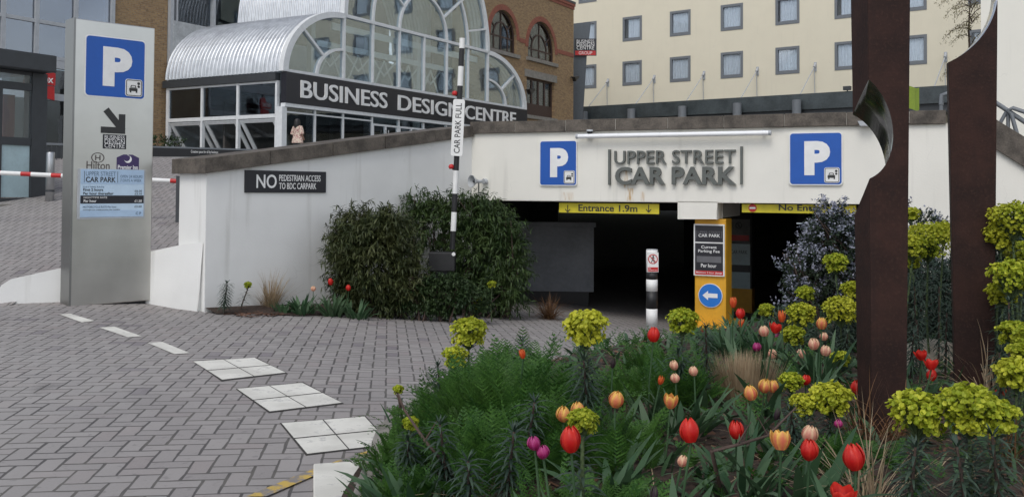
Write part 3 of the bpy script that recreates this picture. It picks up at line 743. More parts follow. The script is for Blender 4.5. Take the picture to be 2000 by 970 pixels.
# striped bollard
bx = at(1273, 640, 14.3); bz = zg(bx.x, bx.y)
bo = empty('striped_bollard', (bx.x, bx.y, bz)); tag(bo, 'black and white banded bollard topped by a small no walking notice', 'bollard')
zp = lambda py: at(1273, py, 14.3).z - bz
rr = .088
for nm, a, b, m in (('white_band', 634, 602, 'paint_white'), ('black_band', 602, 568, 'paint_black'), ('white_band', 568, 545, 'paint_white'), ('black_band', 545, 531, 'paint_black'), ('collar', 531, 488, 'paint_white')):
    z0, z1 = zp(a), zp(b); MB().lathe([(0,z0),(rr,z0),(rr,z1),(0,z1)], 28).build(nm, M[m], bo)
MB().lathe([(0,-.1),(rr*1.1,-.1),(rr*1.1,zp(634)-.002),(0,zp(634)-.002)], 24).build('foot', M['concrete'], bo)
mb = MB(); mb.lathe([(rr+.0,zp(488)),(rr*.98,zp(488)+.012),(0,zp(488)+.015)], 24).build('cap', M['grey_metal'], bo)
zt, z0 = zp(492), zp(530)
nb = MB().box(-.085, .085, -.100, -.092, z0, zt).build('notice', M['paint_white'], bo)
nc = (zt+z0)/2+.05; mb = MB(); mb.plate(disc(0, nc, .075, 30), -.104, -.1002, [list(reversed(disc(0, nc, .062, 30)))]); mb.bar((-.047, nc+.047), (.047, nc-.047), .012, -.1045, -.1002)
mb.box(-.078, .078, -.104, -.1002, z0+.008, z0+.075); mb.build('red_marks', M['red'], nb)
mb = MB(); mb.plate(disc(.005, nc+.043, .012, 12), -.1035, -.1002); mb.bar((.004,nc+.03),(-.002,nc-.005),.02,-.1034,-.1002); mb.bar((0,nc),(-.026,nc-.05),.012,-.1033,-.1002); mb.bar((0,nc),(.022,nc-.052),.012,-.1032,-.1002); mb.bar((.0,nc+.025),(-.03,nc+.0),.009,-.1031,-.1002); mb.bar((.0,nc+.025),(.028,nc+.005),.009,-.1030,-.1002)
mb.build('walking_figure', M['letter_dark'], nb); text('No\npedestrians', -.07, .07, z0+.016, z0+.066, y=-.1045, depth=.001).build('lettering', M['letter_white'], nb)

# ================================================================== SIDE WALL with its board
sw = planeroot('side_wall', WL); tag(sw, 'long white rendered wall with rising dark stone coping beside the ramp', 'wall')
z0w, z1w = WL.px(411, 338)[1], 2.52
MB().plate([(0, -.6), (5.245, -1.2), (5.245, z1w), (0, z0w)], 0, .66).build('wall_face', M['wall_blue'], sw, bevel=.012)
mb = MB(); sl_ = (z1w-z0w)/5.2; coping(mb, -.09, 5.24, lambda x: z0w+.003+sl_*x, y0=-.07, y1=.74, h=.2, L=1.05)
mb.build('coping', [M['coping'], M['coping']], sw, bevel=.012)
nb = planeroot('warning_board', WL); tag(nb, 'long black board on the white side wall with white lettering about pedestrian access', 'sign')
x0, zt = WL.px(479, 332, -.02); x1, _ = WL.px(637, 340, -.02); _, z0 = WL.px(479, 376, -.02); zt -= .0
MB().box(x0, x1, -.02, -.001, z0, zt).build('board', M['sign_black'], nb)
W = x1-x0; H = zt-z0
text('NO', x0+.13*W, x0+.37*W, z0+.2*H, z0+.82*H, y=-.0205, bold=.012).build('large_lettering', M['letter_white'], nb)
text('PEDESTRIAN ACCESS', x0+.40*W, x0+.925*W, z0+.53*H, z0+.82*H, y=-.0205, bold=.006).build('lettering', M['letter_white'], nb)
text('TO BDC CARPARK', x0+.40*W, x0+.87*W, z0+.16*H, z0+.45*H, y=-.0205, bold=.006).build('lettering', M['letter_white'], nb)

# low white walls either side of the totem
def lowwall(name, label, p, q, za, zc, th=.28, roundend=False):
    P = Plane(p[0], p[1], q[0]-p[0], q[1]-p[1]); r = planeroot(name, P); tag(r, label, 'wall')
    pl_ = [(0, -.3), (P.L, -.3), (P.L, zc), (P.L*.75, zc-(zc-za)*.16)]
    if roundend: pl_ += [(.14, za+.01), (.05, za-.05), (.0, za-.15)]
    else: pl_ += [(0, za)]
    MB().plate(pl_, 0, th).build('wall_face', M['wall_blue'], r, bevel=.05); return P
a = at(0, 610, 11.9); b = at(150, 606, 12.3); lowwall('low_wall', 'low white wall with a rounded end, left of the steel totem', (a.x-.0, a.y), (b.x, b.y), at(12, 553, 11.95).z, at(122, 528, 12.2).z, roundend=True)
a = at(262, 600, 12.75); b = at(389, 605, 12.30); lowwall('low_wall', 'low white wall between the steel totem and the tall side wall', (a.x, a.y), (b.x, b.y), at(290, 506, 12.6).z, at(388, 481, 12.3).z)

# ================================================================== STEEL TOTEM
pl_ = at(136, 600, 11.9); pr_ = at(294, 592, 12.64)
TP = Plane(pl_.x, pl_.y, pr_.x-pl_.x, pr_.y-pl_.y); tw = TP.L
to_ = planeroot('steel_totem', TP); tag(to_, 'tall brushed steel parking totem with blue P panel, arrow and tariff sheet', 'totem')
tz0, tz1 = TP.px(136, 599)[1], TP.px(143, 35)[1]
MB().box(.0, tw, 0, .30, tz0, tz1).build('steel_body', M['steel'], to_, bevel=.012)
MB().box(-.014, .012, -.008, .305, tz0-.02, tz1+.006).build('edge_strip', M['steel_side'], to_)
MB().box(.08, tw-.05, .06, .28, -.1, tz0-.003).build('plinth_or_shade_gap', M['black'], to_)
tp = lambda px, py: TP.px(px, py)
x0, zt = tp(166, 66); x1, z0 = tp(283, 201); _, za = tp(166, 188); parking_panel(to_, x0, x1, za, zt, -.0008, .004)
mb = MB()                                        # black arrow pointing down and right
(ax, az), (bx_, bz_) = tp(207, 214), tp(243, 260)
mb.bar((ax, az), (bx_-.02, bz_+.03), .085, -.006, -.001); mb.bar((bx_-.035, bz_+.29-.04), (bx_-.035, bz_-.012), .085, -.007, -.001); mb.bar((bx_-.31, bz_+.03), (bx_+.0075, bz_+.03), .085, -.0065, -.001)
mb.build('arrow', M['letter_dark'], to_)
def logo(parent, x0, x1, z0, z1, y):
    o = MB().box(x0, x1, y-.003, y, z0, z1).build('logo_panel', M['sign_black'], parent); W, H = x1-x0, z1-z0
    for i, t in enumerate(('BUSINESS', 'DESIGN', 'CENTRE')):
        text(t, x0+.07*W, x0+.93*W, z0+H*(.66-.30*i), z0+H*(.94-.28*i), y=y-.0035-.0004*i, depth=.001, bold=-.004).build('lettering', M['letter_white'], o)
x0, zt = tp(201, 265); x1, z0 = tp(246, 294); _, za = tp(201, 293); logo(to_, x0, x1, za+.02, zt+.02, -.001)
(xh0, zh1), (xh1, zh0) = tp(169, 316), tp(214, 330)
ho = MB(); cxh, czh = tp(191, 308); el = lambda k: [(cxh+.085*k*math.cos(2*math.pi*i/36), czh+.068*k*math.sin(2*math.pi*i/36)) for i in range(36)]
ho.plate(el(1), -.004, -.001, [list(reversed(el(.84)))]); text('H', cxh-.035, cxh+.035, czh-.035, czh+.035, y=-.001, bold=.02, mb=ho); text('Hilton', xh0, xh1, zh0-.01, zh1+.01, y=-.001, bold=.008, mb=ho); M['brown_letter'] = mat('brown_grey_lettering', (.10,.085,.08), .5); ho.build('hotel_emblem', M['brown_letter'], to_)
(xp0, zp1), (xp1, zp0) = tp(228, 303), tp(271, 334)
pp = [(xp0, zp0), (xp1, zp0), (xp1, zp1-.03), ((xp0+xp1)/2+.06, zp1+.012), ((xp0+xp1)/2-.06, zp1+.012), (xp0, zp1-.03)]
pu = MB().plate(pp, -.004, -.001).build('hotel_panel', M['purple'], to_)
mo = MB(); cxm, czm = (xp0+xp1)/2, zp0+.155; cres = [(cxm+.05*math.cos(R(a)), czm+.05*math.sin(R(a))) for a in range(-150, 91, 12)]+[(cxm-.018+.045*math.cos(R(a)), czm+.018+.045*math.sin(R(a))) for a in range(85, -146, -12)]
mo.plate(cres, -.0065, -.0042); text('Premier Inn', xp0+.015, xp1-.015, zp0+.02, zp0+.075, y=-.0042, depth=.002, bold=.02, mb=mo); mo.build('lettering', M['letter_white'], pu)
ts = planeroot('tariff_sheet', TP); tag(ts, 'pale blue tariff sheet with a black band fixed low on the steel totem', 'notice')
x0, zt = TP.px(158, 330, -.03); x1, z0 = TP.px(283, 427, -.03); _, za = TP.px(158, 424, -.03); z0 = (z0+za)/2-.0; W, H = x1-x0, zt-z0
MB().box(x0-.03, x1, -.022, -.001, z0-.01, zt+.005).build('backing_board', M['grey_metal'], ts)
MB().box(x0, x1-.02, -.026, -.0225, z0+.015, zt).build('sheet', M['sky_blue'], ts)
X = lambda k: x0+W*k
Z = lambda k: zt-H*k
bk = MB().box(x0+.001, x1-.021, -.0285, -.0265, Z(.70), Z(.535)).build('black_band', M['sign_black'], ts)
MB().box(x0+.001, x1-.021, -.0285, -.0265, z0+.017, Z(.84)).build('blue_band', M['sky_blue_deep'], ts)
MB().box(x0+.001, x1-.021, -.0283, -.0265, Z(.30), Z(.004)).build('blue_band', M['sky_blue_deep'], ts)
yy = -.029
tm = MB()
text('CAR PARK', X(.075), X(.53), Z(.265), Z(.155), y=yy, depth=.001, bold=.02, mb=tm)
for q in (.05, .555): tm.box(X(q), X(q+.006), yy-.001, yy, Z(.27), Z(.04))
text('First 2 hours\nPer hour thereafter', X(.04), X(.50), Z(.52), Z(.39), y=yy, depth=.001, bold=.012, mb=tm); text('£6.20\n£3.10', X(.83), X(.945), Z(.52), Z(.42), y=yy, depth=.001, mb=tm)
text('£2.60', X(.83), X(.945), Z(.785), Z(.745), y=yy, depth=.001, mb=tm)
text('Overnight and weekly parking also available', X(.04), X(.60), Z(.845), Z(.815), y=yy, depth=.001, mb=tm)
tm.build('lettering', M['letter_dark'], ts)
M['letter_blue'] = mat('slate_blue_lettering', (.13,.19,.27), .5); tm = MB()
text('UPPER STREET', X(.075), X(.53), Z(.135), Z(.045), y=yy, depth=.001, mb=tm); text('OPEN 24 HOURS\n7 DAYS A WEEK', X(.60), X(.95), Z(.25), Z(.11), y=yy, depth=.001, bold=.004, mb=tm)
text('DAYTIME RATE', X(.04), X(.35), Z(.375), Z(.345), y=yy, depth=.001, mb=tm); text('MOTORCYCLE RATE Per hour', X(.04), X(.55), Z(.79), Z(.745), y=yy, depth=.001, mb=tm); text('C P', X(.85), X(.94), Z(.94), Z(.88), y=yy, depth=.001, bold=.04, mb=tm)
tm.build('lettering', M['letter_blue'], ts)
tm = MB(); text('NIGHTTIME RATE', X(.05), X(.40), Z(.595), Z(.56), y=yy, depth=.001, mb=tm); text('Per hour', X(.05), X(.24), Z(.675), Z(.615), y=yy, depth=.001, bold=.012, mb=tm); text('£1.50', X(.83), X(.945), Z(.675), Z(.625), y=yy, depth=.001, bold=.01, mb=tm); tm.build('lettering', M['letter_white'], bk)

# ================================================================== RAISED BARRIER ARM in the shrubs
Yb = 13.9
p0 = at(878, 522, Yb); gz = zg(p0.x, p0.y)
ba = empty('raised_barrier', (p0.x, p0.y, gz)); tag(ba, 'upright black and white striped barrier arm with a vertical white text plate', 'barrier')
L = lambda px, py, dy=0: (at(px, py, Yb+dy).x-p0.x, dy, at(px, py, Yb+dy).z-gz)
MB().box(L(843,0)[0], L(893,0)[0], -.12, .22, L(0,523)[2], L(0,487)[2]).build('motor_box', M['paint_black'], ba, bevel=.01)
xs, _, zs_ = L(886, 496, -.12); MB().plate(disc(xs, zs_, .028, 18), -.125, -.1205).build('badge', M['paint_white'], ba)
MB().box(L(856,0)[0], L(882,0)[0], -.06, .16, -.1, L(0,523)[2]-.003).build('pedestal', M['paint_black'], ba)
ax_, bx_ = (883.5, 487), (903, 75)
def pp(py): k = (py-ax_[1])/(bx_[1]-ax_[1]); return ax_[0]+(bx_[0]-ax_[0])*k
cuts = [487, 452, 409, 368, 333, 268, 175, 130, 94, 75]; cols = ['paint_black', 'paint_white', 'paint_black', 'paint_white', 'paint_black', 'paint_black', 'paint_white', 'paint_black', 'paint_white']
cuts = [487, 451, 414, 378, 333, 195, 168, 130, 95, 75]
cols = ['paint_black', 'paint_white', 'paint_black', 'paint_white', 'paint_black', 'paint_black', 'paint_white', 'paint_black', 'paint_white']
for a, b, m in zip(cuts, cuts[1:], cols):
    MB().tube([L(pp(a), a), L(pp(b), b)], .042, 14).build('white_band' if m == 'paint_white' else 'black_band', M[m], ba)
pa, pb_ = Vector(L(pp(305), 305)), Vector(L(pp(195), 195)); ax3 = (pb_-pa); ln = ax3.length; tilt = math.atan2(ax3.x, ax3.z)
plt = empty('text_plate', pa, 0); plt.parent = ba; plt.rotation_euler = (0, tilt, 0); plt.name = 'text_plate'
MB().plate(rrect(-.088, .088, 0, ln, .03), -.075, -.055).build('plate', M['paint_white'], plt)
text('CAR PARK FULL', -.045, .045, .05*ln, .93*ln, y=-.0755, depth=.001, bold=.012, rot=90).build('lettering', M['letter_dark'], plt)
for py, sx in ((183, -1), (326, -1)):
    x, _, z = L(pp(py), py); MB().lathe([(0,-.03),(.03,-.03),(.045,0),(.03,.035),(0,.045)], 14).build('red_lamp', M['red'], ba).location = (x+sx*.075, 0, z)
    MB().box(x-.06, x+.0, -.015, .015, z-.045, z-.02).build('lamp_bracket', M['paint_black'], ba)

# ================================================================== GLASS ENTRANCE HALL
GA = Plane(-8.5, 34, 9.2, 16)                 # its front; local y runs back into the hall
gh = planeroot('glass_entrance_hall', GA)
tag(gh, 'glazed exhibition hall entrance with ribbed metal barrel roofs and black lettered band', 'building')
zt_, zb_f, zc_ = 5.93, 4.75, 8.55; U1, U2, UE, UC = 3.4, 14.5, 18.4, 8.95
def corrugated(mb, cx, cz, rr_, a0, a1, y0, y1, ex=1.0, pitch=.205, amp=.055, rows=6, seg=5):
    n = int((y1-y0)/pitch*6)
    for k in range(rows):
        b0, b1 = a0+(a1-a0)*k/rows, a0+(a1-a0)*(k+1)/rows; vs = []; fs = []
        for j in range(seg+1):
            t = b0+(b1-b0)*j/seg; up = abs(math.sin(t)); lift = .008*(1-j/seg if math.cos((a0+a1)/2) < 0 and a0 > a1 else j/seg)
            for i in range(n+1):
                y = y0+(y1-y0)*i/n; r = rr_+amp*math.sin(2*math.pi*(y-y0)/pitch)+lift
                vs.append((cx+ex*r*math.cos(t), y, cz+r*math.sin(t)))
        for j in range(seg):
            for i in range(n): a = j*(n+1)+i; fs.append((a, a+1, a+n+2, a+n+1))
        mb.add(vs, fs, smooth=True)
rs = zc_-zt_+.02
mb = MB(); corrugated(mb, U1, zt_, rs, R(90), R(180), .12, 6.4, ex=(U1+.0)/rs); mb.build('side_barrel_roof', M['roof_metal'], gh)
mb = MB(); corrugated(mb, U2, zt_, rs, R(0), R(90), .12, 6.4, ex=(UE-U2)/rs); mb.build('side_barrel_roof', M['roof_metal'], gh)
rb_ = (U2-U1)/2
mb = MB(); corrugated(mb, UC, zc_, rb_, R(90), R(180), .12, 6.0, rows=10); corrugated(mb, UC, zc_, rb_, R(0), R(90), .12, 6.0, rows=10); mb.build('main_barrel_roof', M['roof_metal'], gh)
# glazed screens
fr = MB(); y0, y1 = -.06, .12
def mull(u, za, zb, w=.09, yy=0): fr.box(u-w/2, u+w/2, y0+yy, y1-yy, za, zb)
fr.arc(U1, zt_, rs-.16, rs+.06, R(90), R(180), y0-.03, y1, 20, ex=U1/rs); fr.arc(U1, zt_, 1.18, 1.28, R(90), R(180), y0+.004, y1-.004, 16, ex=U1/rs)
k = U1/rs; fr.bar((U1-k*1.2*.74, zt_+1.2*.67), (U1-k*rs*.72, zt_+rs*.68), .1, y0+.008, y1-.008)
mull(U1, zt_+.03, zc_-.07, .12); fr.box(.06, UE-.06, y0+.012, y1-.012, zt_-.02, zt_+.10)
la = fr.build('side_arch_frame', M['pale_metal'], gh)
gl = MB(); gl.plate([(U1-.02, zt_+.02)]+[(U1+k*(rs-.1)*math.cos(R(a)), zt_+(rs-.1)*math.sin(R(a))) for a in range(90, 181, 5)], .03, .035); gl.build('pane', M['glass'], la)
fr = MB(); k = (UE-U2)/rs
fr.arc(U2, zt_, rs-.16, rs+.06, R(0), R(90), y0-.03, y1, 20, ex=k); fr.arc(U2, zt_, 1.18, 1.28, R(0), R(90), y0+.004, y1-.004, 16, ex=k)
fr.bar((U2+k*1.2*.74, zt_+1.2*.67), (U2+k*rs*.72, zt_+rs*.68), .1, y0+.008, y1-.008); mull(U2, zt_+.11, zc_-.07, .12)
ra = fr.build('side_arch_frame', M['pale_metal'], gh)
gl = MB(); gl.plate([(U2+.02, zt_+.02)]+[(U2+k*(rs-.1)*math.cos(R(a)), zt_+(rs-.1)*math.sin(R(a))) for a in range(0, 91, 5)], .03, .035); gl.build('pane', M['glass'], ra)
fr = MB(); bay = (U2-U1)/6
for i in range(1, 6): mull(U1+bay*i, zt_+.11, zc_-.07)
fr.box(U1-.06, U2+.06, y0-.01, y1, zc_-.06, zc_+.07)
mf = fr.build('upper_window', M['pale_metal'], gh)
for i in range(6): gl = MB(); gl.box(U1+bay*i+.05, U1+bay*(i+1)-.05, .03, .036, zt_+.1, zc_-.06); gl.build('pane', M['glass'], mf)
fr = MB(); fr.arc(UC, zc_, rb_-.14, rb_+.08, 0, math.pi, y0-.03, y1, 48)
for q in (1, 2): fr.arc(UC, zc_, bay*q-.06, bay*q+.06, 0, math.pi, y0+.004*q, y1-.004, 36)
for a in (35, 62, 90, 118, 145, 12):
    c, s_ = math.cos(R(a)), math.sin(R(a)); fr.bar((UC+bay*2.03*c, zc_+bay*2.03*s_), (UC+rb_*.98*c, zc_+rb_*.98*s_), .09, y0+.011, y1-.011)
for a in (35, 145, 90):
    c, s_ = math.cos(R(a)), math.sin(R(a)); fr.bar((UC+bay*1.03*c, zc_+bay*1.03*s_), (UC+bay*1.97*c, zc_+bay*1.97*s_), .08, y0+.013, y1-.013)
af = fr.build('great_arch_frame', M['pale_metal'], gh)
gl = MB(); gl.plate([(UC+(rb_-.1)*math.cos(R(a)), zc_+(rb_-.1)*math.sin(R(a))) for a in range(0, 181, 5)], .03, .036); gl.build('pane', M['glass'], af)
# lettered band
sbn = MB().box(.02, UE, -.16, .1, zb_f, zt_-.025).build('sign_band', M['sign_black'], gh)
MB().box(.0, UE+.02, -.14, .09, zb_f-.14, zb_f-.004).build('band_sill', M['pale_metal'], gh)
mb = MB()
for t, pa_, pb2, pt, pbm in (('BUSINESS', 588, 757, 163, 198), ('DESIGN', 778, 899, 189, 222), ('CENTRE', 909, 1008, 205, 242)):
    x0, zt = GA.px(pa_, pt, -.2); x1, _ = GA.px(pb2, pt, -.2); _, z0 = GA.px(pa_, pbm, -.2); zmid = 5.33
    text(t, x0, x1, zmid-.335, zmid+.335, y=-.165, depth=.05, bold=.008, mb=mb)
mb.build('lettering', M['letter_white'], sbn)
# corner posts and ground floor glazing
for u in (0.0, UE): MB().box(u-.12, u+.13, -.10, .2, 2.5, zb_f-.145).build('corner_post', M['pale_metal'], gh)
us = [0.14, 1.75, 3.4, 5.25, 7.1, 8.95, 10.8, 12.65, 14.5, 16.3, UE-.12]
for i, (a, b) in enumerate(zip(us, us[1:])):
    fr = MB(); fr.box(a-.04, a+.05, -.03, .08, 2.5, zb_f-.145); door = 3 <= i <= 6
    if i == 9: fr.box(b-.04, b+.04, -.03, .08, 2.5, zb_f-.145)
    fr.box(a+.052, b-.042, -.02, .07, 4.25 if door else 4.40, 4.33 if door else 4.46)
    if door: fr.box((a+b)/2-.05, (a+b)/2+.05, -.025, .06, 2.5, 4.248); fr.box(a+.054, a+.13, -.02, .06, 2.5, 4.246); fr.box(b-.12, b-.044, -.02, .06, 2.5, 4.246)
    else: fr.box(a+.052, b-.042, -.02, .07, 2.5, 2.62)
    f = fr.build('door_frame' if door else 'window', M['pale_metal'], gh)
    MB().box(a+.05, b-.045, .02, .026, 2.5, zb_f-.15).build('pane', M['glass_dark'] if i < 3 else M['glass'], f)
    if door:
        hb = MB()
        for s_ in (-.1, .1): hb.tube([((a+b)/2+s_, -.09, 3.2), ((a+b)/2+s_, -.09, 4.1)], .022, 8)
        hb.build('handle', M['post_steel'], f)
# left return wall: three bays, opened sashes below
def sidebox(mb, xa, xb, ya, yb, za, zb): mb.box(xa, xb, ya, yb, za, zb)
MB().box(-.16, .1, .22, 6.38, zt_-.34, zt_-.06).build('gutter', M['dark_metal'], gh)
ys_ = [.25, 2.25, 4.2, 6.15]; zm = 4.28
for a, b in zip(ys_, ys_[1:]):
    fr = MB(); fr.box(-.07, .07, a-.05 if a > .3 else a-.04, a+.06, 2.5, zt_-.345); fr.box(-.065, .065, a+.062, b-.052, zm-.07, zm+.07); fr.box(-.06,.06,a+.062,b-.052,2.55,2.66); fr.box(-.062,.06,a+.063,b-.053,zt_-.43,zt_-.35)
    if b > 6: fr.box(-.07, .07, b-.05, b+.1, 2.5, zt_-.345)
    f = fr.build('window', M['pale_metal'], gh)
    MB().box(-.006, 0, a+.06, b-.05, zm+.07, zt_-.4).build('pane', M['glass_dark'], f)
    s_ = MB(); za_, zb2, dx = zm-.10, 2.66, 1.05
    def sp_(y, k): return Vector((.02+dx*k, y, za_+(zb2-za_)*k))
    def slab(yA, yB, k0, k1, th=.06):
        vs = [sp_(yA,k0), sp_(yB,k0), sp_(yB,k1), sp_(yA,k1)]; off = Vector((-(zb2-za_), 0, dx)).normalized()*th*-1
        s_.add(vs+[v+off for v in vs], ((0,1,2,3),(7,6,5,4),(0,4,5,1),(1,5,6,2),(2,6,7,3),(3,7,4,0)))
    slab(a+.1, a+.26, .04, .94); slab(b-.24, b-.08, .04, .94); slab(a+.1, b-.08, -.01, .06, .062); slab(a+.1, b-.08, .94, 1.0, .062)
    so_ = s_.build('open_sash', M['pale_metal'], f)
    vs = [sp_(a+.25,.05), sp_(b-.23,.05), sp_(b-.23,.95), sp_(a+.25,.95)]; g_ = MB(); g_.quad(*vs); g_.build('sash_pane', M['glass'], f)
# inside of the hall
mb = MB(); mb.box(-.0, UE, .3, 6.3, 2.42, 2.504); mb.build('floor', M['concrete'], gh)
mb = MB(); mb.box(1.6, UE-.3, 1.8, 6.3, 5.0, 5.35); mb.build('mezzanine', M['room_mid'], gh)
mb = MB(); mb.box(.3, UE-.2, 6.32, 6.44, 2.5, 8.4); mb.build('rear_wall', M['room_mid'], gh)
mb = MB(); mb.box(.4, 6.5, 3.4, 3.5, 2.51, 4.98); mb.box(9.5, UE-.3, 4.4, 4.5, 2.51, 4.98); mb.build('partition', M['room_dark'], gh)
mb = MB()
for i in range(6):
    ua, ub = U1+bay*i, U1+bay*(i+1); um = (ua+ub)/2
    for p, q in (((ua+.1, 6.0), (um, 7.4)), ((um, 7.4), (ub-.1, 6.0)), ((ua+.1, 7.4), (um, 6.7)), ((um, 6.7), (ub-.1, 7.4))): mb.bar(p, q, .07, 1.5+.01*i, 1.55+.01*i)
mb.box(U1, U2, 1.44, 1.48, 7.45, 7.7); mb.box(U1, U2, .6, .66, 8.05, 8.33); mb.box(U1, U2, 1.44, 1.48, 5.65, 5.85)
for i in range(0, 7, 2): mb.box(U1+bay*i-.12, U1+bay*i+.12, 1.6, 1.85, 2.5, 8.4)
mb.build('inner_truss', M['paint_white'], gh)

# ================================================================== BRICK HALL BEHIND IT
HB = Plane(*(GA.w(0, 6.5).xy), 9.2, 16)
bh = planeroot('brick_hall', HB); tag(bh, 'older brick hall with blue glass panels, behind the steel totem and barrel roof', 'building')
wl0, wl1 = HB.x(217), HB.x(322)
MB().box(wl0, wl1, 0, 1.2, 2.5, 17).build('brick_wall', M['brick'], bh)
fr = MB(); fr.box(wl1+.02, wl1+.2, -.15, .2, 2.5, 17); fr.box(wl1+.36, wl1+.44, -.1, .2, 2.5, 17); fr.box(2.45, 2.57, -.1, .2, 8, 17)
for z in (9.7, 8.0, 12.5, 15): fr.box(wl1+.45, 2.44, -.06, .15, z, z+.13)
f = fr.build('stair_window', M['grey_metal'], bh); MB().box(wl1+.2, 5.0, .1, .11, 2.5, 17).build('pane', M['glass_dark'], f)
MB().box(wl1, 19, 3.2, 3.4, 2.5, 17).build('rear_wall', M['room_dark'], bh)
# left: bands of blue glass over a dark shop front
cw0 = HB.x(-60); ms = [cw0, HB.x(-6), HB.x(60), HB.x(137), wl0-.02]
rz = [HB.px(60, 120)[1]+.15, HB.px(60, 43)[1]+.0, HB.px(60, -40)[1], HB.px(60, -130)[1]]
for a, b in zip(ms, ms[1:]):
    for za_, zb2 in zip(rz, rz[1:]):
        fr = MB(); fr.box(a, a+.14, -.09, .06, za_, zb2); fr.box(a+.142, b, -.07, .06, za_, za_+.13)
        if b == ms[-1]: fr.box(b-.16, b, -.091, .059, za_+.132, zb2)
        f = fr.build('window', M['grey_metal'], bh); MB().box(a+.1, b, .0, .01, za_+.1, zb2).build('pane', M['glass_blue'], f)
MB().box(cw0, wl0-.03, .5, .6, rz[0], 17).build('spandrel', M['room_dark'], bh)
zs1 = HB.px(105, 190)[1]
fr = MB()
for u in ms: fr.box(u-.06, u+.06, -.05, .1, 2.5, rz[0]-.02)
fr.box(cw0, wl0, -.09, .12, zs1-.12, zs1+.12); fr.box(cw0, wl0, -.1, .13, rz[0]-.3, rz[0]-.015)
f = fr.build('shop_front', M['grey_metal'], bh); MB().box(cw0, wl0, .03, .04, 2.5, rz[0]-.2).build('pane', M['glass_dark'], f)
MB().box(cw0, wl0, 2.5, 2.6, 2.5, rz[0]).build('shop_rear_wall', M['room_dark'], bh)
rx, rz_ = HB.px(91, 162, -.35)
rsn = planeroot('red_hanging_sign', HB, rx, -.35, rz_); tag(rsn, 'small red hanging sign with white lettering on the shop front beside the kiosk', 'sign')
MB().plate([(-.36,-.05),(-.36,.14),(-.05,.2),(.05,.42),(.30,.36),(.30,-.08)], -.05, .05).build('sign_board', M['red'], rsn)
MB().plate([(-.28,-.5),(.30,-.6),(.28,-.10),(-.22,-.12)], -.03, .03).build('lower_board', M['red'], rsn); text('BOX', -.30, .22, -.0, .18, y=-.052, depth=.01, bold=.03).build('lettering', M['letter_white'], rsn); MB().box(-.02, .02, .04, .4, .05, .09).build('bracket', M['dark_metal'], rsn)

# ================================================================== BRICK BUILDING TO THE RIGHT
BR = Plane(*(GA.w(0, 1.0).xy), 9.2, 16)
br = planeroot('brick_building', BR); tag(br, 'yellow brown brick building with arched brown windows between glass hall and cream hotel', 'building')
bx0, bx1 = 13.5, BR.x(1120, 120); ztop = BR.px(1120, 14)[1]
holes = []; wins = []
for (pl0, pr0, pt, pbm, arch) in ((957, 1009, 20, 101, 1), (1031, 1084, 43, 118, 1), (1029, 1083, 156, 228, 0)):
    pm = (pl0+pr0)/2; x0, _ = BR.px(pl0, 100); x1, _ = BR.px(pr0, 100); _, z1 = BR.px(pm, pt); _, z0 = BR.px(pm, pbm)
    if arch:
        r_ = (x1-x0)/2; zs2 = z1-r_; cx = (x0+x1)/2
        h = [(x0, z0), (x1, z0)]+[(cx+r_*math.cos(R(a)), zs2+r_*math.sin(R(a))) for a in range(0, 181, 10)]
    else: h = [(x0, z0), (x1, z0), (x1, z1), (x0, z1)]; r_ = zs2 = cx = 0
    holes.append(h); wins.append((x0, x1, z0, z1, arch))
MB().plate([(bx0, 2.5), (bx1, 2.5), (bx1, ztop), (bx0, ztop)], 0, .5, holes).build('brick_wall', M['brick'], br)
MB().box(bx1-.6, bx1-.003, .504, 9, 2.5, ztop-.004).build('return_wall', M['brick'], br); MB().box(bx0, bx1-.62, 1.6, 1.8, 2.5, ztop).build('inner_wall', M['room_dark'], br)
mb = MB(); mb.box(bx0, bx1+.06, -.10, .52, ztop-.0+.002, ztop+.16); mb.box(bx0, bx1+.03, -.05, -.003, ztop-.18, ztop); mb.build('cornice', M['redbrick'], br)
mb = MB(); mb.box(bx0, bx1+.06, -.12, .6, ztop+.163, ztop+.3); mb.build('cornice_cap', M['dark_metal'], br)
zsc = BR.px(1102, 103)[1]; wa = wins[1]
mb = MB(); mb.box(wa[1]+.32, bx1, -.025, -.003, zsc-.15, zsc+.1); mb.box(wins[0][1]+.32, wa[0]-.32, -.025, -.003, zsc-.15, zsc+.1); mb.build('string_course', M['redbrick'], br)
